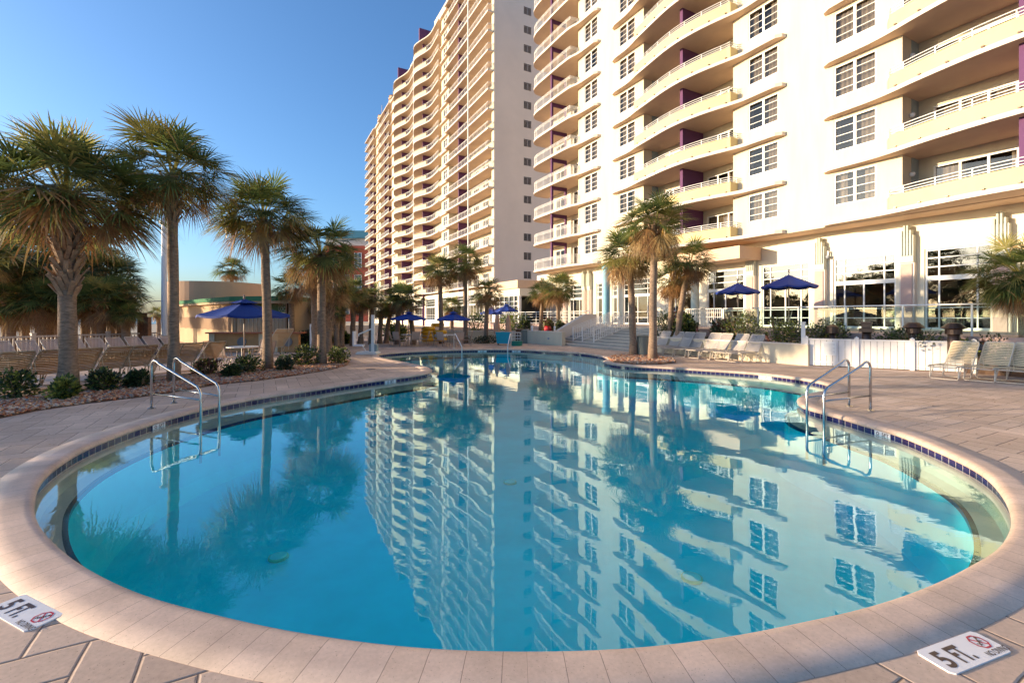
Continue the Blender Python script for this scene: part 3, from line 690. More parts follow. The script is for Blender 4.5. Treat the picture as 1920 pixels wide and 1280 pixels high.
NF = 15
wing = thing('hotel_wing', 'cream hotel wing at the right with curved yellow balconies and ledges above its windows', 'hotel building', (*BL(27,0),0), TH)
ops = []; WCOLS = [(12.85,0),(17.85,1),(29.95,2),(34.85,3),(.2,4)]
for k in range(NF):
    for u,_ in WCOLS: ops.append((u-.975,u+.975,Z0+1.04+SH*k,Z0+2.74+SH*k))
ZT = Z0+SH*NF+.9
mb = MB()
for a,b in ((-3,2.2),(10.8,19.9),(28.0,36.8)): wall_open(mb, a, b, Z0-.02, ZT, 0, .3, [o for o in ops if a<o[0]<b])
mb.box(.3,1.9,2.0,2.2,Z0,ZT); mb.box(.3,1.9,10.8,11.0,Z0,ZT); mb.box(.3,1.9,19.7,19.9,Z0,ZT); mb.box(.3,1.9,28.0,28.2,Z0,ZT); mb.box(.3,1.9,36.6,36.8,Z0,ZT)
part('wall', mb, WHITE, wing)
# back walls of the balcony recesses, with openings for the sliding doors
dops = []; DOORS = [(3.95,2.9),(8.75,2.9),(21.9,2.6),(26.0,2.6),(38.6,2.6),(42.3,1.8)]
for k in range(NF):
    for u,w in DOORS: dops.append((u-w/2,u+w/2,Z0+.2+SH*k,Z0+2.42+SH*k))
mb = MB()
for a,b in ((2.2,10.8),(19.9,28.0),(36.8,44.0)): wall_open(mb, a, b, Z0, ZT, 1.6, .25, [o for o in dops if a<o[0]<b])
part('recess_wall', mb, WHITE, wing)
part('end_wall', MB().box(1.6,16,44.0,44.3,Z0,ZT), WHITE2, wing)
part('end_wall', MB().box(0.3,16,-3.3,-3.0,Z0,ZT), WHITE2, wing)
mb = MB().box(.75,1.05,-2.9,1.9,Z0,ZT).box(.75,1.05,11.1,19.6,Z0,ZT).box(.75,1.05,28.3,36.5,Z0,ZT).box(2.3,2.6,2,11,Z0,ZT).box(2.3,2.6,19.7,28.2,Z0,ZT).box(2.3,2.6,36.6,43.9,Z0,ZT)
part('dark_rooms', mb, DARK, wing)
part('roof', MB().box(0.0,16,-3.0,44.0,ZT,ZT+.3), WHITE2, wing)
mb = MB(); 
for k in range(NF):
    for a in (10.78,19.92,28.02): pass
# blue grey inner cheek of the recesses
mb = MB()
for u in (10.79,27.99): mb.box(.9,1.59,u-.012,u+.012,Z0,ZT)
part('blue_cheek', mb, BLUEG, wing)
# windows
f, g = win_mesh(1.95,1.7); fm, gm = fixn(f.mesh('window_frame',FRAME)), g.mesh('pane',GLASS)
cms = [curtain_mesh(1.8,1.66,None,1).mesh('curtain',CURT), curtain_mesh(1.8,1.66,(-.35,.45),2).mesh('curtain',CURT), curtain_mesh(1.8,1.66,(.0,.8),3).mesh('curtain',CURT)]
rnd = random.Random(5)
for k in range(NF):
    for u,ci in WCOLS:
        w = link('window', fm, wing, (.07,u,Z0+1.04+SH*k)); link('pane', gm, w)
        link('curtain', cms[rnd.choice((0,0,0,0,1,2))], w)
DM = {}
for u,wd in DOORS:
    if wd in DM: continue
    f, g = win_mesh(wd,2.2,1,3 if wd>2 else 2,fr=.08,mull=.09)
    DM[wd] = (fixn(f.mesh('sliding_door',FRAME)), g.mesh('pane',GLASS), [curtain_mesh(wd-.1,2.15,(-wd*.15,wd*.2),7).mesh('curtain',CURT), curtain_mesh(wd-.1,2.15,(-wd*.4,wd*.12),8).mesh('curtain',CURT), curtain_mesh(wd-.1,2.15,None,9).mesh('curtain',CURT)])
for k in range(NF):
    for u,wd in DOORS:
        a = DM[wd]; w = link('sliding_door', a[0], wing, (1.66,u,Z0+.2+SH*k)); link('pane', a[1], w); link('curtain', rnd.choice(a[2]), w)
# slabs with their parapets
profB = [(16.42,0),(16.48,.28),(16.8,.5),(17.6,.54),(18.8,.56),(19.6,.74),(20.6,1.02),(21.8,1.28),(23.2,1.42),(24.4,1.38),(25.6,1.22),(27,1.0),(28,.84),(28.8,.66),(29.6,.55),(31.0,.52),(31.42,.36),(31.55,0)]
profC = [(14.28,0),(14.2,.3),(13.85,.5),(13.0,.54),(11.9,.58),(11.0,.74),(10,1.0),(9,1.22),(7.8,1.42),(6.5,1.5),(5.2,1.42),(4,1.22),(3,1.0),(2,.74),(1.1,.58),(-.4,.54),(-.95,.5),(-1.15,.3),(-1.22,0)]
profA = [(33.42,0),(33.5,.3),(33.85,.52),(34.8,.56),(36.0,.66),(37.0,.92),(38.5,1.0),(41,1.0),(43.2,.95),(44.2,.65),(44.75,.1),(44.9,-.6),(44.9,-1.58)]
def slabmesh(prof, inner, th=.2):
    return fixn(MB().prism(path_p(prof,.25)+inner, 0, th, 0, 0, 1).mesh('balcony_slab',[WHITE2,PEACH]))
sB = slabmesh(profB, [(.02,31.55),(.02,28.0),(1.58,28.0),(1.58,19.9),(.02,19.9),(.02,16.42)])
sC = slabmesh(profC, [(.02,-1.22),(.02,2.2),(1.58,2.2),(1.58,10.8),(.02,10.8),(.02,14.28)])
sA = slabmesh(profA, [(1.58,36.8),(.02,36.8),(.02,33.42)])
def inset(prof, a, b, d):
    pts = [(x+d,y) for x,y in path_p(prof,.25) if a<y<b]; return pts
pB = [(0.0,19.62)]+[(-.72,19.62)]+inset(profB,19.7,28.5,.09)+[(0.0,28.62)]
pC = [(0.0,11.35)]+[p for p in inset(profC,1.7,11.3,.09)]+[(0.0,1.65)]
def parapet(path):
    a = MB(); a.ribbon(path, .2, .86, .12); b = MB(); rails(b, path, (.94,1.06,1.2), .02, 1.3, 1.2, .84)
    c = MB(); 
    for i in range(2,len(path)-2,4): x,y = path[i]; c.box(x-.16,x-.05,y-.05,y+.05,.21,.27)
    return fixn(a.mesh('parapet',YEL)), fixn(b.mesh('railing',METALW)), fixn(c.mesh('drain_spouts',BROWNM))
PB, PC = parapet(pB), parapet(pC)
pA = [(0,36.95)]+inset(profA,36.9,44.88,.09)+[(.9,44.78),(1.5,44.78)]
b = MB(); rails(b, pA, (.3,1.0,1.12,1.24), .018, 1.4, 1.24, .28, pick=.14); RA = fixn(b.mesh('railing',METALW))
for k in range(NF+1):
    z = Z0+SH*k
    for s_, P_ in ((sB,PB),(sC,PC),(sA,None)):
        o = link('balcony_slab', s_, wing, (0,0,z))
        if k == NF: continue
        if P_: link('parapet',P_[0],o); link('railing',P_[1],o); link('drain_spouts',P_[2],o)
        else: link('railing',RA,o)
part('divider_wall', MB().box(-.55,1.6,23.55,23.8,Z0+.1,ZT-.5), PURP, wing)
part('divider_wall', MB().box(-1.0,1.6,6.4,6.65,Z0+.1,ZT-.5), PURP, wing)
mb = MB().box(-.82,-.60,40.3,40.52,Z0+.1,ZT-.5).box(.9,1.1,40.3,40.5,Z0+.1,ZT-.5)
for k in range(NF): mb.box(-.60,.9,40.32,40.48,Z0+SH*(k+1)-.35,Z0+SH*(k+1)+.002)
part('purple_portal', mb, PURP, wing)
sm = MB(); sm.lathe([(.03,0),(.09,.03),(.12,.12),(.10,.2),(.03,.22)],10); sm = fixn(sm.mesh('wall_lamp',METALW,True))
for k in range(0,9):
    for u in (10.7,): link('wall_lamp', sm, wing, (.75,u,Z0+1.9+SH*k))

# ---- tower
TV, TU, TF = 29.8, 61.6, 18
tow = thing('hotel_tower', 'tall cream hotel tower across the pool with wavy balconies and a grey blank end wall', 'hotel building', (*BL(TV,TU),0), TH)
TZ = Z0-.3; TTOP = TZ+SH*TF+.2
# bays measured along the facade from the near corner
BAYS = [('S',0,7.4),('S',7.4,18.6),('W',18.6,22.6),('C',22.6,38.2),('C',38.2,55.6),('W',55.6,61.5),('S',61.5,75.0),('W',75.0,80.5),('S',80.5,94.0)]
TL = 94.0
mb = MB(); wo = []
for t_,a,b in BAYS:
    if t_ == 'W':
        c = (a+b)/2; oo = [(c-.95,c+.95,TZ+1.0+SH*k,TZ+2.6+SH*k) for k in range(TF)]; wo.append((c,a,b)); mb = MB(); wall_open(mb,a,b,0,TTOP+.8,0,.3,oo); mb.box(.3,1.6,a,a+.2,0,TTOP); mb.box(.3,1.6,b-.2,b,0,TTOP); part('window_wall', mb, WHITE, tow)
mb = MB(); dd = []
for t_,a,b in BAYS:
    if t_ != 'W':
        c1 = a+(b-a)*.18; c2 = a+(b-a)*.76
        for c in (c1,c2): dd.append(c)
        wall_open(mb,a,b,0,TTOP+.8,1.4,.25,[(c-1.1,c+1.1,TZ+.2+SH*k,TZ+2.35+SH*k) for k in range(TF) for c in (c1,c2)])
part('recess_wall', mb, WHITE, tow)
# blank end wall with its column of small stair windows
so = [(5.0,6.3,TZ+1.2+SH*k-8.6,TZ+2.3+SH*k-8.6) for k in range(3,TF+3)]
mbx = MB(); wall_open(mbx, 0, 22, 0, TTOP+1.5, 0, .3, so)      # built along y then turned to lie along x
mbx.v = [(y, -x, z) for x,y,z in mbx.v]
part('end_wall', mbx, M('shaded_end_stucco',(.74,.62,.52),.9,var=.05,vs=.25,bump=.2,bs=50), tow)
part('corner_pier', MB().box(-.02,.35,-.28,.55,0,TTOP+1.5).box(.35,1.4,.0,.25,0,TTOP), WHITE, tow)
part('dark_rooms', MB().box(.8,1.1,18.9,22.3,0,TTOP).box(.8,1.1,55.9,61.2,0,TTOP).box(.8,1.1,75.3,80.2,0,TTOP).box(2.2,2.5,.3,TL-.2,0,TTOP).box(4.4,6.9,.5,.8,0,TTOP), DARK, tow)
part('roof', MB().box(0,22,.3,TL,TTOP+1.0,TTOP+1.2).box(.0,.25,0,TL,TTOP,TTOP+.99), WHITE, tow)
part('far_end_wall', MB().box(0.3,22,TL,TL+.3,0,TTOP+1.2), WHITE2, tow)
f,g = win_mesh(1.9,1.6,4,2); fm2, gm2 = fixn(f.mesh('window_frame',FRAME)), g.mesh('pane',GLASS)
for k in range(TF):
    for c,a,b in wo: w = link('window', fm2, tow, (.06,c,TZ+1.0+SH*k)); link('pane', gm2, w)
f,g = win_mesh(2.2,2.15,1,3,fr=.08,mull=.09); dm2, dg2 = fixn(f.mesh('balcony_door',FRAME)), g.mesh('pane',GLASS)
cnt = 0
dall = [(k,c) for k in range(TF) for c in dd]; dall.sort(key=lambda q: q[1])
for k,c in dall[:96]: w = link('balcony_door', dm2, tow, (1.46,c,TZ+.2+SH*k)); link('pane', dg2, w)
rest = MB()
for k,c in dall[96:]: f,_ = win_mesh(2.2,2.15,1,3,fr=.08,mull=.09); rest.add([(x+1.46,y+c,z+TZ+.2+SH*k) for x,y,z in f.v], f.f)
o = part('balcony_door', rest, FRAME, tow, fix=False); o['kind'] = 'stuff'
lv = MB(); 
for z in np.arange(0,1.1,.18): lv.box(4.9+.1,6.3,-.33,-.18,z,z+.05)
lv.box(5.60,5.70,-.34,-.2,0,1.1)
lvm = fixn(lv.mesh('stair_window',M('grey_louvre',(.35,.30,.27),.6)))
for q in so: link('stair_window', lvm, tow, (0,0,q[2]))
# balconies
def bay_slab(a,b,kind):
    L_ = b-a
    if kind == 'S': prof = [(a+.02,.9),(b-.02,.9)]; pts = [(-.9,a+.02),(-.9,b-.02)]
    elif kind == 'W': pts = [(0.02,a-1.2),(-.45,a-1.2),(-.5,a-.8),(-.5,b-.6),(-.3,b-.25),(.02,b-.2)]; return pts, None
    else:
        pr = [(a+.02,.7),(a+L_*.12,.65),(a+L_*.30,.6),(a+L_*.42,1.0),(a+L_*.55,1.75),(a+L_*.68,2.2),(a+L_*.82,1.75),(a+L_*.94,1.1),(b-.02,.7)]; pts = path_p(pr,.5)
    return pts, None
for bi,(t_,a,b) in enumerate(BAYS):
    pts,_ = bay_slab(a,b,t_)
    inner = [(1.38,b-.02),(1.38,a+.02)] if t_ != 'W' else []
    sm_ = fixn(MB().prism(pts+inner,0,.22,0,0,1).mesh('balcony_slab' if t_!='W' else 'window_ledge',[WHITE2,PEACH]))
    if t_ == 'S':
        rb = MB(); P_ = [(x+.06,y) for x,y in pts]
        if bi == 0: P_ = [(1.3,a+.06)]+P_
        rails(rb,P_,(.3,1.08,1.2),.022,1.5,1.2,.25,pick=.19); rm = fixn(rb.mesh('railing',METALW)); pm = None
    elif t_ == 'C':
        P_ = [(x+.07,y) for x,y in pts]; cut = int(len(P_)*.42)
        pa = MB().ribbon(P_[cut:],.22,1.0,.12); pm = fixn(pa.mesh('parapet',M('pale_yellow_stucco',(.74,.62,.38),.85,var=.05)))
        rb = MB(); rails(rb,P_[:cut+1],(.3,1.08,1.2),.022,1.5,1.2,.25,pick=.19); rb.tube([(x,y,1.2) for x,y in P_[cut:]],.02,5); rm = fixn(rb.mesh('railing',METALW))
    for k in range(TF+1):
        nm = {'S':'balcony','C':'curved_balcony','W':'window_ledge'}[t_]
        if nm == 'balcony' and bi in (6,8): nm = 'far_balcony'
        o = link(nm, sm_, tow, (0,0,TZ+SH*k))
        if k == TF or t_ == 'W': continue
        link('railing', rm, o)
        if pm: link('parapet', pm, o)
for u in (12.5,67.5,87): part('divider_wall', MB().box(-.5,1.4,u,u+.25,0,TTOP-.2), PURP, tow)
for u in (31.5,48): part('divider_wall', MB().box(-.9,1.4,u,u+.25,0,TTOP-.2), PURP, tow)
for u in (7.4,38.2): part('white_post', MB().box(-.98,-.82,u-.1,u+.1,0,TTOP), METALW, tow)
for u in (33.5,51.0): part('purple_fin', MB().box(-1.0,2.6,u,u+.5,TTOP-.1,TTOP+4.2), PURP, tow)
part('penthouse', MB().box(1.4,14,20,31,TTOP+1.2,TTOP+4.8).box(1.4,14,36,49,TTOP+1.2,TTOP+4.2), WHITE, tow)
for u in (66,80):
    fb = MB().lathe([(.5,0),(.9,.5),(1.3,.9),(1.3,1.2),(.9,1.3),(.9,1.7),(1.3,1.8),(1.3,2.1),(.9,2.2),(.9,2.6),(1.2,2.7),(.6,3.0),(.1,3.1),(.07,6.0)],14,(1.5,u,TTOP+1.2))
    part('roof_finial', fb, PEACH, tow)

# ---- lobby: glazed ground floor
LV_ = 28.6
lob = thing('lobby_building', 'low glazed ground floor of the hotel, white piers and tall gridded windows under the balconies', 'lobby building', (*BL(LV_,0),0), TH)
LW = [(1733,1862),(1562,1680),(1428,1518),(1325,1395),(1255,1312),(1169,1222),(1147,1158.5),(1118,1131),(1068,1104),(1026,1058)]
ops = []
for a,b in LW: ops.append((UX(b,LV_),UX(a,LV_),1.25,5.15))
ops.append((2.0,5.2,1.25,5.15)); ops.append((-2.6,0.6,1.25,5.15))
mb = MB(); wall_open(mb,-6,47.2,1.0,Z0-.03,0,.35,ops); part('wall', mb, M('lobby_stucco',(.80,.72,.56),.85,var=.05,vs=.6,bump=.25,bs=60), lob)
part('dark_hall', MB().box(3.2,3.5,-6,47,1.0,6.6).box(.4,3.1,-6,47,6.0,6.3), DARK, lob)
part('soffit', MB().box(-1.55,.35,-3,44.2,Z0-.028,Z0-.004), PEACH, lob)
def lobby_window(y0,y1,z0=1.25,z1=5.15,cols=None,parent=None,x=.12,tr=3.62):
    w = y1-y0; c = (y0+y1)/2; f = MB(); fr = .09
    f.box(-.05,.06,-w/2,-w/2+fr,0,z1-z0); f.box(-.05,.06,w/2-fr,w/2,0,z1-z0); f.box(-.05,.06,-w/2+fr,w/2-fr,0,fr); f.box(-.05,.06,-w/2+fr,w/2-fr,z1-z0-fr,z1-z0)
    t = tr-z0; f.box(-.06,.065,-w/2+fr,w/2-fr,t,t+.22)
    for z in (t+.22+(z1-z0-t-.22)*k/3 for k in (1,2)): f.box(-.02,.03,-w/2+fr,w/2-fr,z-.025,z+.025)
    for z in (.55,1.05): f.box(-.018,.03,-w/2+fr,w/2-fr,z-.02,z+.02)
    e = min(.55,w*.22)
    for y in (-w/2+e,w/2-e): f.box(-.03,.04,y-.03,y+.03,fr,z1-z0-fr)
    n_ = max(1,round((w-2*e)/1.25))
    for i in range(1,n_): y = -w/2+e+(w-2*e)*i/n_; f.box(-.03,.04,y-.035,y+.035,fr,t)
    o = part('lobby_window', f, FRAME, parent, (x,c,z0))
    gg = MB().add([(.01,-w/2+fr,fr),(.01,w/2-fr,fr),(.01,w/2-fr,z1-z0-fr),(.01,-w/2+fr,z1-z0-fr)],[(0,1,2,3)]); link('pane', gg.mesh('pane',BIGGL), o); return o
for o_ in ops: lobby_window(o_[0],o_[1],parent=lob)
def pilaster(u, top=6.4, w=.62, body=PINK, cap=CAPM):
    a = MB(); a.box(-.28,-.002,u-w/2,u+w/2,1.2,4.55); o = part('pilaster', a, WHITE2, lob)
    b = MB(); b.box(-.33,-.284,u-w/2+.08,u+w/2-.08,1.2,4.5); part('inset', b, body, o)
    c = MB(); c.box(-.34,-.002,u-w/2+.02,u+w/2-.02,4.56,5.9)
    for i,(dy,zt) in enumerate(((-.18,6.15),(-.06,6.4),(.06,6.4),(.18,6.15))): c.box(-.40,-.1,u+dy-.035,u+dy+.035,4.9,zt)
    part('cap', c, cap, o)
for px in (1705,1541,1411): pilaster(UX(px,LV_))
for px in (1108,1098,1062,1018): pilaster(UX(px,LV_), w=.5)
pilaster(UX(1880,LV_)+.0)
part('round_column', MB().lathe([(.42,0),(.42,.1),(.33,.15),(.33,4.9),(.42,5.0),(.42,5.3)],20,(-1.2,UX(1137,LV_-1.2),1.2)), M('turquoise_column',(.16,.36,.46),.6,var=.1), lob, smooth=False)
part('round_column', MB().lathe([(.36,0),(.36,.1),(.28,.15),(.28,4.9),(.36,5.0),(.36,5.3)],20,(-1.2,UX(1303,LV_-1.2),1.2)), M('sage_column',(.45,.50,.42),.6,var=.1), lob)
part('canopy', MB().box(-2.2,-.05,19.0,24.0,5.55,6.35), PEACH, lob)
# curved pavilion at the foot of the tower
arc = [(-3.6+2.6*(1-sin(q)), 51.2-2.6*(1-cos(q))+2.6) for q in np.linspace(0,pi/2,9)]
pav = [(0.3,44.6),(-3.6,45.0),(-3.6,51.0)]+[(-3.6+3.9*(1-cos(q)), 51.0+3.6*sin(q)) for q in np.linspace(.15,pi/2,9)]
outp = lambda d: [(x-d if i in (1,2) or i>2 else x, y+(d if i>4 else 0)) for i,(x,y) in enumerate(pav)]
part('fascia', MB().prism(outp(.25),5.05,5.95), PEACH, lob)
part('pavilion_wall', MB().prism(pav,4.2,5.04), M('lobby_stucco'), lob)
mb = MB(); gl = MB(); pth = pav[1:-1]
for a,b in zip(pth,pth[1:]):
    L_ = math.dist(a,b); k_ = max(1,round(L_/1.1))
    for i in range(k_):
        p = (a[0]+(b[0]-a[0])*i/k_, a[1]+(b[1]-a[1])*i/k_); mb.beam((p[0],p[1],1.2),(p[0],p[1],4.2),.12 if i else .3,.12 if i else .3)
    for z in (2.2,3.1,3.6): mb.beam((a[0],a[1],z),(b[0],b[1],z),.07,.07)
o = part('pavilion_glazing', mb, FRAME, lob)
gl.ribbon([(x+.06,y) for x,y in pth],1.25,4.2,.01); part('pane', gl, BIGGL, o)
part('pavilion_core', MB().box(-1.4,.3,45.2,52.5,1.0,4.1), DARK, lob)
# glazed base of the tower
mb = MB(); bo = []
for i in range(11): y = 63+i*7.5; bo.append((y+.8,y+6.6,1.2,5.4))
wall_open(mb,62.2,146,0,6.1,.65,.4,bo); part('tower_base_wall', mb, M('lobby_stucco'), lob)
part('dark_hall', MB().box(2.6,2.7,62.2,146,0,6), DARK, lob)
for q in bo: lobby_window(q[0],q[1],1.2,5.4,parent=lob,x=.75,tr=3.7)

# ---- terrace, stairs, garden walls (building frame)
def bstruct(name, mb, mats, kind=True):
    o = part(name, mb, mats, None, (0,0,0), TH)
    if kind: o['kind'] = 'structure'
    return o
TZ_ = 1.2
bstruct('terrace', MB().prism([(20.8,-6),(31,-6),(31,56),(20.8,56)],-.02,TZ_,0,1), [PINK, M('terrace_paving',(.45,.35,.29),.8,var=.2,vs=3)])
bstruct('planting_bed', MB().prism([(18.45,10.25),(20.6,6.0),(20.79,6.0),(20.79,18.6),(18.45,18.6)],0,.62), EARTH)
bstruct('planting_bed', MB().prism([(20.45,-6),(20.79,-6),(20.79,5.98),(20.45,5.98)],0,.5), EARTH)
bstruct('planting_bed', MB().prism([(17.6,26.8),(15.0,33),(14.2,44),(14.2,56),(20.79,56),(20.79,26.8)],0,.62), EARTH)
# ---------------------------------------------------------------- objects round the pool
def bthing(name, label, cat, v, u, z=0, rz=0, group=None): return thing(name, label, cat, (*BL(v,u),z), TH+rz, group)
# stairs and their rails
st = bthing('staircase', 'wide pale stone stairs climbing from the pool deck to the lobby doors', 'staircase', 17.2, 22.4)
mb = MB(); NS = 8; rs = TZ_/NS; run_ = 3.6/NS
for i in range(NS): mb.box(i*run_, 3.6, -3.7, 3.8, i*rs, (i+1)*rs-.002)
for i in range(NS): mb.box(i*run_-.03, i*run_+.02, -3.7, 3.8, (i+1)*rs-.04, (i+1)*rs+.004, 1)
part('steps', mb, [M('stair_stone',(.42,.38,.33),.8,var=.15,vs=4), M('stair_nosing',(.62,.56,.48),.7)], st)
sw = MB(); 
def slopewall(y0,y1):
    pr = [(-.2,0),(-.2,.62),(0,.75),(2.6,2.02),(3.6,2.05),(3.6,0)]
    vs = [(x,y,z) for y in (y0,y1) for x,z in pr]; n_ = len(pr)
    sw.add(vs, [tuple(range(n_)), tuple(range(2*n_-1,n_-1,-1))]+[(i,(i+1)%n_,n_+(i+1)%n_,n_+i) for i in range(n_)])
slopewall(3.81,4.15); part('side_wall', sw, WHITE2, st)
rl = MB()
def stair_rail(y):
    rl = MB(); bot = .55; top = 3.5
    zf = lambda x: max(0,min(TZ_,(x/run_+.5)*rs))
    for dz in (.95,.86,.77): rl.tube([(bot-.1,y,zf(bot)+dz),(1.9,y,zf(1.9)+dz),(2.1,y,zf(2.0)+dz),(top,y,zf(top)+dz)],.018,6)
    rl.tube([(bot,y,zf(bot)+.15),(top,y,zf(top)+.15)],.016,6)
    x = bot
    while x < top: rl.beam((x,y,zf(x)+.12),(x,y,zf(x)+.86),.024,.024); x += .15
    for x in (bot-.05,1.95,top): rl.beam((x,y,max(0,zf(x)-.05)),(x,y,zf(x)+.98),.05,.05)
    return rl
rm = fixn(stair_rail(0).mesh('stair_handrail',METALW))
for i,(dy,w) in enumerate(((2.3,'leftmost of the three white picket handrails on the stairs'),(1.3,'middle one of the three white picket handrails on the stairs'),(0.15,'rightmost of the three white picket handrails on the stairs'))):
    o = tag(link('stair_handrail', rm, None, (*BL(17.2,22.4+dy),0), TH), w, 'handrail', 'white handrails on the lobby stairs')
# low garden walls
def bwall(label, pts, z1, th=.3, z0=0, mat=WHITE, cap=True, name='garden_wall'):
    v0,u0 = pts[0]; t = bthing(name, label, 'wall', v0, u0); P = [(v-v0,u-u0) for v,u in pts]
    part('wall_body', MB().ribbon(P,z0,z1,th), mat, t)
    if cap: part('coping_cap', MB().ribbon(P,z1+.002,z1+.05,th+.06), WHITE2, t)
    return t
bwall('low white planter wall behind the grey loungers, half in sun', [(18.3,10.2),(18.3,18.65)], .77)
gw = []
for px,py in ((1057,648),(1030,646),(1005,644),(985,643)): x,y,_ = G(px,py); gw.append(UV(x,y))
gw2 = []
for px,py in ((968,642),(930,641),(880,641),(830,641),(790,642)): x,y,_ = G(px,py); gw2.append(UV(x,y))
bwall('low white wall in shade between the stairs and the round grey bin', gw, .85)
bwall('long low white wall behind the towel cart and yellow tubes', gw2, .78)
for i,(px,l) in enumerate(((998,'left'),(1040,'right'))):
    x,y,_ = G(px,645); single('path_light', MB().lathe([(.06,0),(.06,.22),(.10,.24),(.02,.34)],10), METALW, 'white capped post light on the %s part of the low wall by the stairs'%l, 'post light', (x,y,.9), group='post lights on the low wall')

# oval lights let into the low walls, camera on the lobby wall
def oval(label, px, py, z, nrm):
    x,y,_ = G(px,py); v,u = UV(x,y); mb = MB().lathe([(.13,0),(.15,.02),(.12,.05),(.03,.06)],16); mb.v = [(x_,-z_,y_*.5) for x_,y_,z_ in mb.v]
    single('wall_light', mb, M('grey_metal2',(.30,.32,.36),.4), label, 'wall light', (x,y-.17,z), nrm, 'oval lights on the low walls')
oval('oval grey light on the low white wall just left of the stairs', 1030, 646, .42, -.2)
cam_ = thing('security_camera', 'small white security camera on the lobby wall between two tall windows', 'camera', (*BL(LV_-.02,UX(1556,LV_)),5.55), TH)
part('bracket', MB().box(-.16,.0,-.04,.04,-.02,.03).box(-.20,-.14,-.03,.03,-.2,.05), METALW, cam_); part('dome', MB().lathe([(.03,.1),(.10,.08),(.10,0),(.05,-.08)],14,(-.2,0,-.3)), M('grey_metal2'), cam_)
# terrace balustrade: glass and steel
def balustrade(label, v, u0, u1, glass=True, z=TZ_, pick=False):
    t = bthing('balustrade', label, 'railing', v, u0, z); L_ = u1-u0
    mb = MB(); mb.tube([(0,0,1.08),(0,L_,1.08)],.028,8); nn = max(1,round(L_/1.9))
    for i in range(nn+1): mb.beam((0,L_*i/nn,0),(0,L_*i/nn,1.08),.05,.05)
    if not glass:
        for zz in (.15,.4,.65,.88): mb.tube([(0,0,zz),(0,L_,zz)],.014,6)
    if pick:
        y = .12
        while y < L_: mb.beam((0,y,.1),(0,y,1.05),.02,.02); y += .13
    part('frame', mb, METALW, t)
    if glass: part('glass_panel', MB().box(-.006,.006,.04,L_-.04,.08,1.02), RAILGL, t)
balustrade('long glass balustrade with white top rail in front of the lobby windows', 20.95, -5, 16.0)
balustrade('short white picket balustrade above the planter, right of the stairs', 20.95, 16.1, 18.4, False, pick=True)
balustrade('white horizontal bar railing on the terrace left of the stairs', 20.95, 27.2, 46, False)

# white board fence
p0 = G(1512,685); p1 = G(1826,700)
fl = math.dist(p0[:2],p1[:2]); fa = atan2(p1[1]-p0[1],p1[0]-p0[0])
ft = thing('board_fence', 'white vertical board fence in front of the bronze vent stacks', 'fence', p0, fa)
mb = MB(); rnd = random.Random(2); nb_ = int(fl/.19)
for i in range(nb_):
    x = .08+(fl-.16)*i/nb_; mb.box(x+.006,x+(fl-.16)/nb_-.006,-.01,.012,.03,1.0+rnd.uniform(-.004,.004))
part('boards', mb, M('white_vinyl',(.80,.76,.72),.45,var=.03), ft)
part('rail', MB().box(.07,fl-.07,-.035,.03,.98,1.04), M('white_vinyl'), ft)
part('rail', MB().box(.07,fl-.07,.014,.05,.12,.2), M('white_vinyl'), ft)
for i in range(4):
    x = fl*i/3; pm = MB().box(x-.06,x+.06,-.05,.07,0,1.08).add([(x-.07,-.06,1.082),(x+.07,-.06,1.082),(x+.07,.08,1.082),(x-.07,.08,1.082),(x,.01,1.14)],[(0,1,4),(1,2,4),(2,3,4),(3,0,4),(3,2,1,0)]); part('post', pm, M('white_vinyl'), ft)
x = fl*.155; sg = MB().box(x-.22,x+.22,-.055,-.04,.42,.93); 
for i in range(9): sg.box(x-.17,x+(.17 if i%3 else .1),-.058,-.0551,.48+i*.046,.495+i*.046,1)
tag(part('rules_sign', sg, [M('sign_white',(.8,.8,.78),.4), M('sign_grey',(.45,.47,.5),.5)], None, p0, fa), 'small white notice board fixed to the left part of the white board fence', 'sign')
x,y,_ = G(1506,684); single('gate_post', MB().box(-.07,.07,-.07,.07,0,1.62).box(-.09,.09,-.09,.09,1.622,1.66), M('white_vinyl'), 'tall white post at the left end of the board fence', 'post', (x,y,0), fa)
q0 = G(1834,698); q1 = (q0[0]+1.5,q0[1]+.6); t = thing('side_fence','grey white fence section behind the cream loungers at the right edge','fence',q0,atan2(q1[1]-q0[1],q1[0]-q0[0]))
mb = MB(); 
for i in range(12): mb.box(i*.3,i*.3+.27,0,.03,.04,1.05)
part('boards', mb, M('white_vinyl'), t); part('post', MB().box(-.1,-.002,-.04,.08,0,1.15), M('white_vinyl'), t)

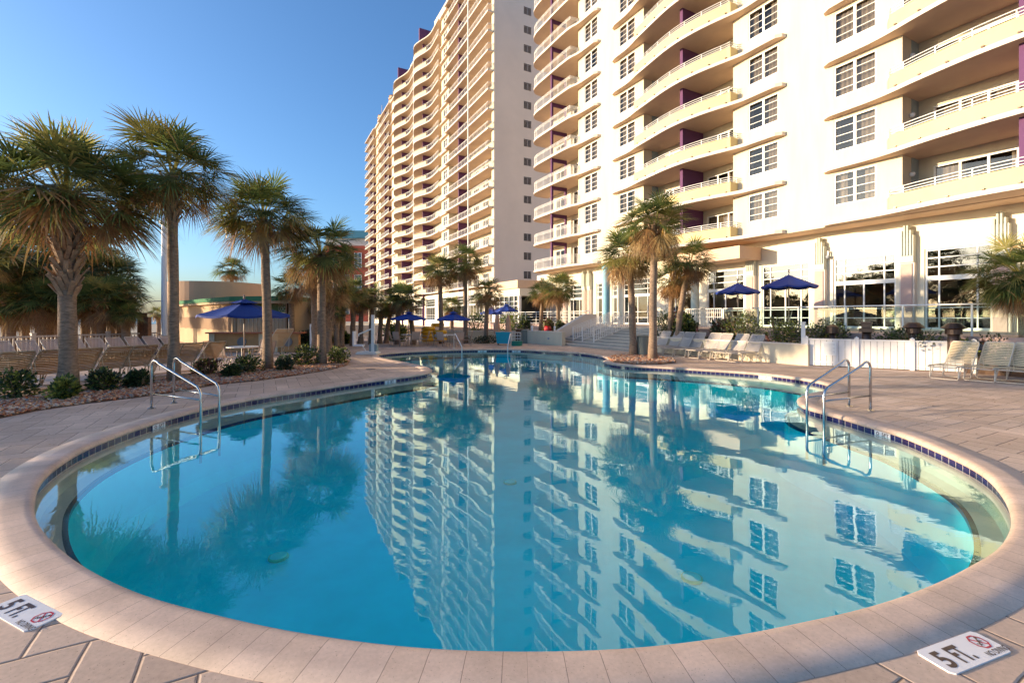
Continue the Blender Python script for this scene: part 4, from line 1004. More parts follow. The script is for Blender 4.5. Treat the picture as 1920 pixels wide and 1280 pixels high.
# bronze vent stacks
VG = 'bronze vent stacks behind the board fence'
for i,(px,v,top,w,kind,l) in enumerate(((1561,19.3,607,20,0,'slim bronze vent stack, leftmost behind the board fence'),(1625,19.6,603,27,1,'stepped bronze vent stack with a square hood, second from the left behind the fence'),(1713,20.1,604,30,2,'bronze vent stack with a cone hood, third from the left behind the fence'),(1788,20.2,605,33,2,'widest bronze vent stack with a cone hood, rightmost behind the fence'))):
    d = (px-CX)/F; t_ = v/(CT*d+ST); zt = H+(CY-top)*t_/F; w_ = w*t_/F/2
    t = thing('vent_stack', l, 'vent', (d*t_,t_,.45), 0, VG); h = zt-.45
    part('pipe', MB().lathe([(w_*.55,0),(w_*.55,h-.3)],14), BROWNM, t, smooth=True)
    if kind == 0: part('hood', MB().lathe([(w_,0),(w_,.24),(w_*.9,.26),(w_*.2,.34)],14,(0,0,h-.36)), BROWNM, t)
    elif kind == 1: part('hood', MB().lathe([(w_*1.1,0),(w_*1.1,.13),(w_*.75,.15),(w_*.75,.3),(w_*.85,.31),(w_*.85,.38)],4,(0,0,h-.38)), BROWNM, t)
    else: part('hood', MB().lathe([(w_*.75,0),(w_*.75,.16),(w_*1.15,.2),(w_*.6,.36),(w_*.4,.38)],16,(0,0,h-.38)), BROWNM, t)

# shrubs of the terrace planters
def bshrub(px, v, z, rpx, hpx, label, seed, mix, n=900, ls=.09, **k):
    d = (px-CX)/F; t_ = v/(CT*d+ST); return shrub(label, (d*t_,t_,z), rpx*t_/F*1.1, hpx*t_/F*1.25, seed=seed, mix=mix, n=n, ls=ls, **k)
PGp = 'shrubs in the planter below the terrace'
bshrub(1250,19.6,.62,22,48,'dark bushy shrub right of the pale stairs',201,(0,1,1,0),group=PGp)
bshrub(1285,19.2,.62,20,42,'broad leafed green plant behind the grey loungers, with red leaves beside it',202,(0,0,1,2),ls=.16,group=PGp)
bshrub(1268,20.0,.62,14,52,'red leafed shrub between the two dark shrubs right of the stairs',203,(3,3,0,1),group=PGp,n=400)
bshrub(1352,19.4,.62,20,34,'spiky bronze red shrub behind the grey loungers',204,(3,3,4,1),ls=.2,group=PGp,n=500)
bshrub(1388,19.4,.62,30,46,'round grey green shrub above the right end of the grey loungers',205,(4,2,0,4),group=PGp,n=1300)
bshrub(1478,19.3,.62,32,40,'wide yellow green shrub left of the tall white post',206,(2,0,4,2),group=PGp,n=1200)
bshrub(1546,20.0,.62,34,42,'loose grey green shrub behind the left end of the board fence',207,(4,0,4,2),group=PGp,n=1200)
bshrub(1712,20.35,.5,48,42,'wide loose grey green shrub behind the middle vent stacks',208,(4,0,4,0),group=PGp,n=1400)
bshrub(1800,20.45,.5,22,26,'low green shrub between the two rightmost vent stacks',209,(0,2,4,1),group=PGp,n=500)
bshrub(1885,21.0,.1,40,52,'dark purple green hedge below the palm at the right edge',210,(1,3,1,1),group=PGp,n=1300)
def yucca(label, px, v, z, hpx, rpx, seed, trunk=True, lean=0, group=None):
    d = (px-CX)/F; t_ = v/(CT*d+ST); s = t_/F; h = hpx*s; R = rpx*s; t = thing('yucca', label, 'yucca', (d*t_,t_,z), 0, group)
    if trunk: part('trunk', MB().tube([(-lean*h,0,-.02),(-lean*h*.3,0,h*.4),(0,0,h*.8)],[.09,.06,.045],8), M('yucca_bark',(.22,.09,.07),.9,var=.4,vs=14,bump=.8), t)
    rnd = random.Random(seed); mb = MB(); hz = h*.8 if trunk else 0.02
    for i in range(46):
        a = rnd.uniform(0,6.28); el = rnd.uniform(-.35,1.4); dd_ = Vector((cos(a)*cos(el),sin(a)*cos(el),sin(el))); sd = dd_.cross(Vector((0,0,1))).normalized()*.022
        o = Vector((0,0,hz)); m_ = o+dd_*R*.6; tp = o+dd_*R*rnd.uniform(.9,1.15)-Vector((0,0,R*.18)); mb.add([o-sd*.5,o+sd*.5,m_+sd,m_-sd,tp],[(0,1,2,3),(3,2,4)],rnd.choice((0,0,2,4)))
    part('leaves', mb, LV, t, fix=False); return t
YG = 'yuccas in the planter below the terrace'
yucca('small yucca with a red trunk directly behind the middle grey loungers', 1308, 19.2, .62, 36, 9, 1, lean=.1, group=YG)
yucca('low trunkless yucca between the red trunked yucca and the bronze shrub', 1325, 19.2, .62, 10, 14, 2, False, group=YG)
yucca('tall bent yucca against the terrace wall left of the board fence post', 1448, 19.6, .62, 56, 13, 3, lean=-.3, group=YG)
yucca('leaning small yucca right of the round grey green shrub', 1436, 19.0, .62, 26, 9, 4, lean=-.6, group=YG)
# left planters
LP = 'shrubs on the terrace left of the stairs'
for i,(px,v,z,r,h,l,mix) in enumerate(((890,16.5,.62,26,32,'green hedge left of the folded peach umbrellas, behind the long low wall',(0,2,0,1)),(960,17.8,.62,26,28,'yellow green hedge behind the two folded peach umbrellas',(2,2,0,0)),(985,19.0,.62,12,22,'dark shrub right of the folded peach umbrellas, at the terrace edge',(1,0,1,0)),(1028,19.4,.62,12,22,'reddish shrub with flowers beside the red urn',(3,0,2,3)),(1052,19.4,.62,10,18,'flowering shrub right of the red urn',(4,2,4,0)))):
    bshrub(px,v,z,r,h,l,220+i,mix,n=700,ls=.13,group=LP)
def urn(): return MB().lathe([(.12,0),(.20,.05),(.28,.25),(.26,.42),(.2,.5),(.25,.55),(.2,.55)],16)
d = (1027-CX)/F; t_ = 18.6/(CT*d+ST); single('red_urn', urn(), M('red_glaze',(.55,.03,.03),.25), 'glossy red urn on the planter left of the stairs', 'urn', (d*t_,t_,.63))

# ---------------- umbrellas
def umbrella_proto(label, loc, R=1.5, zr=2.05, za=2.62, group=None, vent=True, n=8, h0=0):
    t = thing('patio_umbrella', label, 'umbrella', loc, 0, group)
    part('pole', MB().tube([(0,0,h0),(0,0,za+.12)],.024,10), M('umbrella_pole',(.35,.26,.20),.4), t, smooth=True)
    part('finial', MB().lathe([(.02,0),(.045,.03),(.03,.07),(.05,.1),(.01,.15)],10,(0,0,za+.1)), M('umbrella_pole'), t)
    mb = MB(); A = 9; K = n*6; vs = []
    for i in range(A+1):
        f = .02+.98*i/A
        for k in range(K):
            a = 2*pi*k/K+.2; ph = (k%6)/6; sag = sin(pi*ph); r = R*f*(1-.05*sag*f)
            z = za-(za-zr)*(f**.95)-.10*sag*f*(1-f*.3)
            vs.append((r*cos(a),r*sin(a),z))
    fs = [(i*K+k,i*K+(k+1)%K,(i+1)*K+(k+1)%K,(i+1)*K+k) for i in range(A) for k in range(K)]
    lo = len(vs)-K
    vs += [(x,y,z-.07) for x,y,z in vs[lo:]]; fs += [(lo+k,lo+(k+1)%K,lo+K+(k+1)%K,lo+K+k) for k in range(K)]
    mb.add(vs,fs); part('canopy', mb, BLUEC, t)
    if vent:
        mv = MB(); vs = []
        for f in (.02,.15,.30):
            for k in range(n*2):
                a = 2*pi*k/(n*2)+.2; vs.append((R*f*cos(a),R*f*sin(a),za+.09-(za-zr)*f-.02*(k%2)))
        m_ = n*2; mv.add(vs,[(i*m_+k,i*m_+(k+1)%m_,(i+1)*m_+(k+1)%m_,(i+1)*m_+k) for i in range(2) for k in range(m_)]); part('vent_cap', mv, BLUEC, t)
    rb = MB()
    for k in range(n): a = 2*pi*k/n+.2; rb.tube([(0,0,za-.1),(R*.97*cos(a),R*.97*sin(a),zr-.03)],.009,5)
    for k in range(n): a = 2*pi*k/n+.2; rb.tube([(0,0,zr-.15),(R*.5*cos(a),R*.5*sin(a),(za+zr)/2-.05)],.008,5)
    part('ribs', rb, M('umbrella_pole'), t); return t
um = umbrella_proto('large blue patio umbrella in front of the poolside bar', G(458,686), 1.6, 1.93, 2.44)
UG = 'blue patio umbrellas across the pool'
x,y,_ = G(766,648); umbrella_proto('blue patio umbrella over the left far table, in front of the grove', (x,y,0), 1.12, 1.75, 2.1, UG)
x,y,_ = G(850,649); umbrella_proto('blue patio umbrella over the table right of the yellow tubes', (x,y,0), 1.05, 1.72, 2.12, UG)
x,y = (950-CX)/F*40,40; umbrella_proto('blue umbrella on the far terrace, right one of the overlapping pair', (x,y,.4), 1.05, 2.0, 2.5, UG)
x,y = (922-CX)/F*42,42; umbrella_proto('blue umbrella on the far terrace, left one of the overlapping pair', (x,y,.2), 1.05, 2.0, 2.5, UG)
TGp = 'blue umbrellas on the terrace before the lobby windows'
def terr(px, v): d = (px-CX)/F; t_ = v/(CT*d+ST); return (d*t_, t_, TZ_)
umbrella_proto('lower left blue umbrella of the two in front of the lobby windows', terr(1383,23.4), 1.15, 2.05, 2.55, TGp, vent=False)
umbrella_proto('higher right blue umbrella of the two in front of the lobby windows', terr(1479,22.6), 1.22, 2.15, 2.72, TGp, vent=False)
def folded(label, px, py0):
    p = G(px,py0); t = thing('folded_umbrella', label, 'umbrella', p, 0, 'folded peach umbrellas by the towel cart')
    part('pole', MB().tube([(0,0,0),(0,0,2.0)],.022,8), METALW, t); mb = MB(); n_=16; vs=[]
    for z,r in ((.68,.15),(.8,.20),(1.2,.17),(1.6,.13),(1.62,.15),(1.9,.07),(2.02,.02)):
        for k in range(n_): a=2*pi*k/n_; rr=r*(1+.25*(k%2)); vs.append((rr*cos(a),rr*sin(a),z))
    mb.add(vs,[(i*n_+k,i*n_+(k+1)%n_,(i+1)*n_+(k+1)%n_,(i+1)*n_+k) for i in range(6) for k in range(n_)]); part('canopy', mb, M('peach_canvas',(.62,.33,.2),.8,var=.15), t)
folded('folded peach umbrella, left one beside the turquoise cart', 932, 644); folded('folded peach umbrella, right one beside the turquoise cart', 953, 644)

# ---------------- loungers
def lounger(label, loc, head, mat, group, tilt=.95, name='pool_lounger', W=.64, back=.85, CREAM=CREAM, cov=.37):
    t = thing(name, label, 'lounger', loc, head, group); w = W/2; y1 = 1.16; zs = .40
    cy, cz = cos(tilt), sin(tilt)
    fm = MB()
    for s in (-1,1):
        fm.tube([(s*w,.0,zs-.03),(s*w,.06,zs),(s*w,y1,zs)],.017,7)
        fm.tube([(s*w,y1,zs),(s*w,y1+back*cy*.9,zs+back*cz*.9),(s*w*.9,y1+back*cy,zs+back*cz)],.017,7)
        fm.tube([(s*w,y1+back*cy*.55,zs+back*cz*.55),(s*w,y1+.42,zs-.12)],.010,6)
    fm.tube([(-w,.0,zs-.03),(w,.0,zs-.03)],.017,7); fm.tube([(-w*.9,y1+back*cy,zs+back*cz),(w*.9,y1+back*cy,zs+back*cz)],.017,7)
    part('frame', fm, CREAM, t)
    for yy in (.18,y1-.1):
        lg = MB(); lg.tube([(-w,yy,zs),(-w*1.02,yy-.06,.06),(-w*.95,yy-.04,.02),(w*.95,yy-.04,.02),(w*1.02,yy-.06,.06),(w,yy,zs)],.015,7); lg.tube([(-w,yy+.22,zs),(-w*1.02,yy-.02,.08)],.012,6); lg.tube([(w,yy+.22,zs),(w*1.02,yy-.02,.08)],.012,6); part('leg', lg, CREAM, t)
    def straps(p0, d, nn, L_, sag):
        mb = MB()
        for i in range(nn):
            f = (i+.5)/nn*L_; c = Vector(p0)+Vector(d)*f; hw = L_/nn*cov; nrm = Vector((1,0,0)).cross(Vector(d)); vs=[]
            for k in range(7):
                x = -w+2*w*k/6; q = sag*(1-(x/w)**2)
                b = c+nrm*(-q)+Vector((x,0,0)); vs += [b-Vector(d)*hw+nrm*.018, b+Vector(d)*hw+nrm*.018]
            mb.add(vs,[(2*k,2*k+2,2*k+3,2*k+1) for k in range(6)])
        return mb
    part('back_straps', straps((0,y1+.03*cy,zs+.03*cz),(0,cy,cz),14,back-.04,.035), mat, t, fix=False)
    part('seat_straps', straps((0,.04,zs),(0,1,0),17,y1-.06,.02), mat, t, fix=False); return t
HV = atan2(-CT, ST)      # rotation that lays the lounger's head towards +v (the facade)
def hrot(dx,dy): return atan2(-dx,dy)
ordn = ['first','second','third','fourth','fifth','sixth','seventh','eighth','ninth','tenth']
rg = 'grey strap loungers in front of the low white wall'; first=None
for i in range(8):
    u = 12.35+i*.71; x,y = BL(16.75-.0*i,u); lb = 'grey strap lounger, %s from right in the row by the low white wall'%ordn[i]
    if i == 4: lb = 'grey strap lounger, fifth from the right in the row by the low white wall'
    if first is None: first = lounger(lb,(x,y,0),hrot(CT,ST),STRAPG,rg,tilt=.98,W=.6)
    else: dup(first,(x+.05*sin(i*2.3),y+.06*cos(i*3.1),0),hrot(CT,ST)+.035*sin(i*2),lb)
f2 = None
for i,(px,py,l) in enumerate(((1766,712,'leftmost cream lounger by the right edge, in front of the fence end'),(1832,716,'cream lounger in full sun, middle one of the three at the right edge'),(1893,720,'cream lounger cut off by the right edge of the picture'))):
    x,y,_ = G(px,py)
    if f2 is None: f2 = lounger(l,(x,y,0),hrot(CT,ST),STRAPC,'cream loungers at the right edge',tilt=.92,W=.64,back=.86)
    else: dup(f2,(x,y,0),hrot(CT,ST),l)
# tan loungers seen from behind
f3 = None; a0 = np.array(G(28,742)[:2]); a1 = np.array(G(400,700)[:2]); dr = (a1-a0)/np.linalg.norm(a1-a0); hd = np.array([dr[1],-dr[0]])
wh = ['cut by the left edge','just left of the nearest palm trunk','just behind the nearest palm trunk','right of the nearest palm trunk','behind the small dark shrubs','left of the handrails','behind the second palm trunk','right end of the row beside the patio table']
NL = 8; step = np.linalg.norm(a1-a0)/(NL-1)
for i in range(NL):
    p = a0+dr*step*i-hd*1.55; l = 'tan strap lounger seen from behind, '+wh[i]
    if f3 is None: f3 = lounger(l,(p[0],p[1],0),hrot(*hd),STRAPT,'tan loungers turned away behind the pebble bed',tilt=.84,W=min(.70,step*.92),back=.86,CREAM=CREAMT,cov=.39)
    else: dup(f3,(p[0],p[1],0),hrot(*hd)+.03*sin(i*3),l)
b0 = np.array([-19.0,17.4]); b1 = np.array([-16.6,22.6]); dr2 = (b1-b0)/np.linalg.norm(b1-b0); hd2 = np.array([-dr2[1],dr2[0]]); f4=None
wh2 = ['at the left edge','second from the left edge','left of the nearest trunk','behind the nearest palm trunk','right of the nearest palm trunk','fourth from the right end','third from the right end','next to the right end','at the right end']
for i in range(9):
    p = b0+(b1-b0)*i/8.-hd2*1.3
    l = 'pinkish tan lounger in the row along the picket fence, '+wh2[i]
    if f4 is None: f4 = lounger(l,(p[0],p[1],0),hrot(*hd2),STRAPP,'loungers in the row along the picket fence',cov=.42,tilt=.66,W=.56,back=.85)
    else: dup(f4,(p[0],p[1],0),hrot(*hd2),l)
f5=None
for i,px in enumerate((622,638,655,671,687)):
    x,y,_ = G(px,642); l = 'cream sunbed in the far row before the grove, %s from the left'%ordn[i]
    if f5 is None: f5 = lounger(l,(x,y,0),hrot(.1,1),STRAPC,'cream sunbeds in the far row',tilt=1.15,W=.56,back=.85)
    else: dup(f5,(x,y,0),hrot(.1,1),l)
x,y,_ = G(520,668); lounger('striped cream lounger seen from behind, between the slim palm and the bed tip',(x-1.3,y+.9,0),hrot(.85,-.5),STRAPC,None,tilt=.8,W=.9,back=1.25)
# ---------------- tables and chairs
CHF = M('chair_frame',(.36,.27,.22),.45); SLG = M('chair_sling',(.52,.38,.30),.7,var=.1)
def table(label, loc, R=.55, mat=None, group=None):
    t = thing('patio_table', label, 'table', loc, 0, group)
    part('tabletop', MB().lathe([(R-.02,.70),(R,.71),(R,.735),(R-.02,.74)],28), mat or METALW, t)
    for k in range(4): a = k*pi/2+.6; part('leg', MB().tube([(cos(a)*R*.75,sin(a)*R*.75,.70),(cos(a)*R*.6,sin(a)*R*.6,.35),(cos(a)*R*.8,sin(a)*R*.8,0)],.016,6), CHF, t)
    return t
def chair(label, loc, rz, group, fm=CHF, sm=SLG):
    t = thing('patio_chair', label, 'chair', loc, rz, group); w=.26
    part('sling', MB().ribbon([],0,0,0) if False else MB().add([(s*w,y,z) for y,z in ((-.25,.42),(0,.40),(.2,.41),(.27,.50),(.34,.75),(.38,.92)) for s in (-1,1)],[(2*i,2*i+1,2*i+3,2*i+2) for i in range(5)]), sm, t, fix=False)
    fr = MB()
    for s in (-1,1): fr.tube([(s*w,-.27,.41),(s*w,0,.40),(s*w,.2,.41),(s*w,.27,.50),(s*w,.34,.75),(s*w,.38,.94)],.013,6)
    fr.tube([(-w,.38,.94),(w,.38,.94)],.013,6); part('frame', fr, fm, t)
    for s in (-1,1): part('armrest', MB().tube([(s*w,-.27,.41),(s*(w+.03),-.25,.62),(s*(w+.03),.0,.64),(s*w,.31,.62)],.015,6), fm, t)
    for s in (-1,1): part('leg', MB().tube([(s*w,-.27,.41),(s*(w+.02),-.29,0)],.014,6), fm, t)
    for s in (-1,1): part('leg', MB().tube([(s*w,.22,.41),(s*(w+.02),.30,0)],.014,6), fm, t)
    return t
def setat(px, py, tl, cl, group, spread=.85, angs=(200,260,330,40,120), first=None):
    x,y,_ = G(px,py); table(tl,(x,y,0))
    for a,l in zip(angs,cl):
        r = radians(a); p = (x+cos(r)*spread,y+sin(r)*spread,0)
        if first is None: first = chair(l,p,r-pi/2,group)
        else: dup(first,p,r-pi/2,l)
    return first
fc = setat(455,686,'white round patio table under the large blue umbrella by the bar',['cream patio chair left of the white table by the bar','cream patio chair in front of the white table by the bar','cream patio chair right of the white table, beside the slim palm trunk','patio chair behind the white table on the bar side'],'chairs at the table by the bar',.9,(185,262,345,80))
fc2 = setat(768,648,'round patio table under the left far blue umbrella',['brown patio chair at the left far table, leftmost','brown patio chair at the left far table, front left','brown patio chair at the left far table, front right','brown patio chair at the left far table, rightmost'],'brown chairs at the left far table',.9,(185,240,300,0),fc)
setat(848,649,'round patio table under the blue umbrella right of the yellow tubes',['brown patio chair left of the table by the yellow tubes','brown patio chair in front of the table by the yellow tubes','brown patio chair front right of the table by the yellow tubes','brown patio chair right of the table by the yellow tubes'],'brown chairs at the right far table',.9,(185,240,300,0),fc)
# terrace furniture
for i,(px,v,l) in enumerate(((1352,22.6,'pale terrace chair left of the first terrace umbrella pole'),(1372,22.6,'pale terrace chair below the left terrace umbrella'),(1408,22.4,'dark terrace chair between the two terrace umbrellas'),(1468,22.0,'pale terrace chair below the right terrace umbrella'))):
    dup(fc, terr(px,v), 1.2+i, l)['group'] = 'chairs on the lobby terrace'
# ---------------- pool handrails
def handrail(label, foot, leg, peak, bend, group, flip=1, zleg=-.9, foff=.05):
    """one stainless rail: foot on the deck, bent top, sloping down into the water"""
    fx,fy = foot; lx,ly = leg; d = Vector((lx-fx,ly-fy,0)); L_ = d.length; a = atan2(d.y,d.x)
    t = thing('pool_handrail', label, 'handrail', (fx,fy,0), a, group)
    pts = [(0,0,.0),(0,0,peak-.14)]
    for q in np.linspace(0,1,6)[1:]: pts.append((.07*(1-cos(q*pi/2))*1.6, 0, peak-.14+.14*sin(q*pi/2)))
    pts.append((.19,0,peak-.015)); pts.append((.26,0,peak-.06))
    pts.append((L_-.10,0,bend+.08)); pts.append((L_-.03,0,bend+.02)); pts.append((L_,0,bend-.06)); pts.append((L_,0,zleg))
    part('tube', MB().tube(pts,.024,12), STEEL, t, smooth=True)
    part('crossbar', MB().tube([(0,0,.30),(L_,0,.29)],.017,10), STEEL, t, smooth=True)
    part('base_flange', MB().lathe([(.07,0.001),(.07,.012),(.03,.03)],16), STEEL, t); return t
HG = 'stainless handrails'
f1 = G(284,766)[:2]; f2_ = G(326,756)[:2]
l1 = G(376,778)[:2]; l2 = G(411,769)[:2]
handrail('nearer stainless handrail of the left pair, stepping into the pool', f1, l1, .97, .45, HG)
handrail('farther stainless handrail of the left pair, in front of the second palm trunk', f2_, l2, .97, .45, HG)
g1 = G(1592,762)[:2]; g2 = G(1632,770)[:2]
m1 = G(1513,773)[:2]; m2 = G(1545,781)[:2]
handrail('farther stainless handrail of the right pair, in front of the white fence', g1, m1, .97, .46, HG)
handrail('nearer stainless handrail of the right pair, at the pool edge', g2, m2, .97, .46, HG)
def slant_rail(label, px, py, px2, py2, h):
    a = G(px,py); b = G(px2,py2,-.1); t = thing('entry_rail', label, 'handrail', a, 0, 'single white entry rails across the pool')
    v = Vector(b)-Vector(a); part('tube', MB().tube([(0,0,0),(0,0,h),(v.x*.2,v.y*.2,h+.02),(v.x,v.y,h*.25),(v.x,v.y,-.5)],.028,8), METALW, t, smooth=True)
    part('base_flange', MB().lathe([(.07,.001),(.07,.02)],12), METALW, t)
slant_rail('slanting white rail into the water in front of the table by the yellow tubes', 851,653,866,661,.85)
slant_rail('slanting white rail into the water in front of the turquoise cart', 958,652,952,660,.85)

# ---------------- pool lift, tubes, cart, bins
x,y,_ = G(692,664); t = thing('pool_lift','white pool lift with a mast and an empty chair at the pool corner','pool lift',(x,y,0))
part('base', MB().box(-.55,.45,-.35,.45,.02,.10).box(-.5,.4,-.3,.4,.10,.14), METALW, t)
part('column', MB().box(.12,.26,-.06,.08,.14,1.95), METALW, t)
part('arm', MB().tube([(.2,0,1.3),(-.1,-.1,1.15),(-.45,-.2,1.0),(-.45,-.2,.9)],.035,8), METALW, t)
part('seat', MB().box(-.68,-.2,-.42,-.02,.42,.50).box(-.68,-.62,-.42,-.02,.5,1.15), M('lift_white',(.75,.75,.78),.4), t)
part('footrest', MB().tube([(-.2,-.4,.45),(.02,-.45,.12),(.3,-.45,.12)],.02,6), METALW, t)
part('battery_box', MB().box(.0,.38,-.02,.3,.14,.5), M('lift_grey',(.28,.33,.34),.5), t)
x,y,_ = G(640,655); t = thing('lane_reel_post','pair of white boards standing upright behind the tip of the pebble bed','post',(x-.3,y-3.2,0))
part('board', MB().box(-.09,.0,-.03,.03,0,1.5), M('white_vinyl'), t); part('board', MB().box(.05,.12,.1,.14,0,1.25), M('white_vinyl'), t)
TUBE = M('yellow_vinyl',(.80,.42,.02),.28,var=.1)
TW = M('white_tube',(.75,.75,.75),.3)
tg='yellow swim tubes stacked across the pool'; n_=0; proto=None
def torus(R,r,mats):
    mb=MB(); N,K=20,10; vs=[((R+r*cos(2*pi*k/K))*cos(2*pi*i/N),(R+r*cos(2*pi*k/K))*sin(2*pi*i/N),r*sin(2*pi*k/K)) for i in range(N) for k in range(K)]
    return mb.add(vs,[(i*K+k,((i+1)%N)*K+k,((i+1)%N)*K+(k+1)%K,i*K+(k+1)%K) for i in range(N) for k in range(K)])
tm = fixn(torus(.36,.135,None).mesh('swim_tube',TUBE,True)); tmw = fixn(torus(.36,.135,None).mesh('swim_tube',TW,True))
rows=['at the bottom','second from the bottom','third from the bottom','at the top']
for sx,(px,st_) in enumerate(((803,'left stack'),(826,'right stack'))):
    x,y,_ = G(px,644)
    for k in range(4 if sx==0 else 3):
        w_ = (sx==1 and k==1)
        tag(link('swim_tube', tmw if w_ else tm, None, (x+.03*sin(k*2.2),y,.3+k*.25)), ('white swim tube between yellow ones in the %s'%st_) if w_ else 'yellow swim tube %s of the %s'%(rows[k] if sx==0 or k<2 else 'at the top',st_), 'swim tube', tg)
x,y,_ = G(815,642); tag(link('swim_tube', tm, None, (x+.2,y+.1,1.26)), 'yellow swim tube lying across both stacks', 'swim tube', tg)
x,y,_ = G(944,647); t = thing('towel_cart','bright turquoise towel cart between the folded peach umbrellas','cart',(x,y,0))
CY_ = M('turquoise_plastic',(.0,.36,.50),.4,var=.1)
part('bin', MB().add([(-.42,-.28,.12),(.42,-.28,.12),(.42,.28,.12),(-.42,.28,.12),(-.5,-.34,.82),(.5,-.34,.82),(.5,.34,.82),(-.5,.34,.82)],[(0,3,2,1),(0,1,5,4),(1,2,6,5),(2,3,7,6),(3,0,4,7),(4,5,6,7)]), CY_, t)
part('rim', MB().box(-.53,.53,-.37,.37,.822,.86), CY_, t)
for sx_ in (-1,1):
    for sy_ in (-1,1): part('wheel', MB().lathe([(.04,-.02),(.06,0),(.04,.02)],12,(sx_*.34,sy_*.22,.06)), DARK, t)
x,y,_ = G(968,648); t = thing('toy_bin','low teal bin with a wire basket right of the turquoise cart','bin',(x,y,0))
part('tub', MB().lathe([(.36,0),(.42,.28),(.44,.3),(.40,.3)],14), M('teal_plastic',(.0,.20,.16),.4), t)
bk=MB()
for a in range(10): q=a*pi/5; bk.beam((cos(q)*.3,sin(q)*.3,.3),(cos(q)*.3,sin(q)*.3,.85),.015,.015)
for z in (.45,.65,.85): bk.tube([(cos(q)*.3,sin(q)*.3,z) for q in np.linspace(0,2*pi,13)],.01,5)
part('basket', bk, METALW, t)
x,y,_ = G(974,643); single('waste_bin', MB().lathe([(.26,0),(.28,.05),(.28,.85),(.33,.9),(.33,.96),(.2,1.0)],16), BROWNM, 'dark brown round waste bin beside the ribbed grey bin', 'bin', (x,y,0))
x,y,_ = G(984,643); mb = MB(); n_=24
mb.add([((.36+.02*(k%2))*cos(2*pi*k/n_),(.36+.02*(k%2))*sin(2*pi*k/n_),z) for z in (0,.85) for k in range(n_)],[(k,(k+1)%n_,n_+(k+1)%n_,n_+k) for k in range(n_)]+[tuple(range(n_,2*n_))]); mb.lathe([(.4,.852),(.4,.92),(.2,.97)],20)
single('ribbed_bin', mb, M('grey_green',(.22,.23,.19),.7), 'ribbed grey round bin left of the curved white wall', 'bin', (x,y,0))
x,y,_ = G(1205,667); mb=MB().lathe([(.26,0),(.27,.9),(.29,.93),(.2,.98)],18); single('waste_bin', mb, M('grey_green'), 'grey green bin right of the stairs between the two palm trunks', 'bin', (x,y,0))

# ---------------- tall white pole, street lamp, picket fence, brown posts
x,y,_ = G(308,661); t = thing('lamp_pole','tall fluted white pole standing behind the second palm','pole',(x,y,0)); mb=MB(); n_=24; vs=[]
for z in (0,.4,6.6):
    for k in range(n_): a=2*pi*k/n_; r=.14*(1 if k%2 else .93)*(1.0 if z<6 else .85); vs.append((r*cos(a),r*sin(a),z))
mb.add(vs,[(i*n_+k,i*n_+(k+1)%n_,(i+1)*n_+(k+1)%n_,(i+1)*n_+k) for i in range(2) for k in range(n_)]); part('shaft', mb, M('lamp_white',(.72,.72,.74),.4), t)
part('base', MB().lathe([(.24,0),(.24,.1),(.18,.2),(.15,.45)],20), M('lamp_white'), t); part('cap', MB().lathe([(.14,0),(.22,.08),(.22,.2),(.05,.35)],16,(0,0,6.6)), M('lamp_white'), t)
t = thing('street_lamp','thin grey street lamp in the distance beyond the picket fence','street lamp',(-40,50,0)); part('mast', MB().tube([(0,0,0),(0,0,3.1)],[.09,.05],8), M('grey_metal',(.2,.2,.2),.5), t); part('head', MB().tube([(0,0,3.05),(.9,0,3.5),(1.8,0,3.55)],.05,6).box(1.5,2.2,-.12,.12,3.5,3.6), M('grey_metal'), t)
pf0 = np.array([-21.2,17.6]); pf1=np.array([-18.4,24.8]); L_=np.linalg.norm(pf1-pf0); a=atan2(*(pf1-pf0)[::-1])
pf0 = pf0-(pf1-pf0)/L_*14; L_ += 14
t = thing('picket_fence','long white picket fence behind the loungers in front of the palm thicket','fence',(pf0[0],pf0[1],0),a); mb=MB()
y=0.0
while y<L_: mb.box(y,y+.05,-.012,.012,.1,.96); y+=.135
PKT=M('weathered_white',(.50,.42,.36),.6,var=.1); part('pickets', mb, PKT, t); part('rail', MB().box(0,L_,-.03,.03,.98,1.05), PKT, t); part('rail', MB().box(0,L_,-.025,.025,.03,.09), PKT, t)
for i in range(9): part('post', MB().box(L_*i/8-.07,L_*i/8+.07,-.07,.07,0,1.12).box(L_*i/8-.085,L_*i/8+.085,-.085,.085,1.121,1.16), PKT, t)
x,y,_=G(272,662); WD=M('brown_wood',(.22,.11,.06),.8,var=.3,vs=6,bump=.4)
t=thing('brown_pylon','tall brown wooden pylon beside the grey bin at the end of the picket fence','pylon',(x,y,0)); part('post', MB().box(-.28,.0,-.15,.15,0,2.0), WD, t); part('post', MB().box(.02,.24,-.12,.12,0,1.85), WD, t); part('cap', MB().box(-.32,.27,-.18,.18,2.001,2.06), WD, t)
x,y,_=G(288,664); single('towel_bin', MB().box(-.42,.42,-.3,.3,0,.72).box(-.46,.46,-.34,.34,.721,.78), M('slate_plastic',(.17,.15,.16),.6,var=.1), 'dark grey square bin left of the tall white pole', 'bin', (x,y,0))

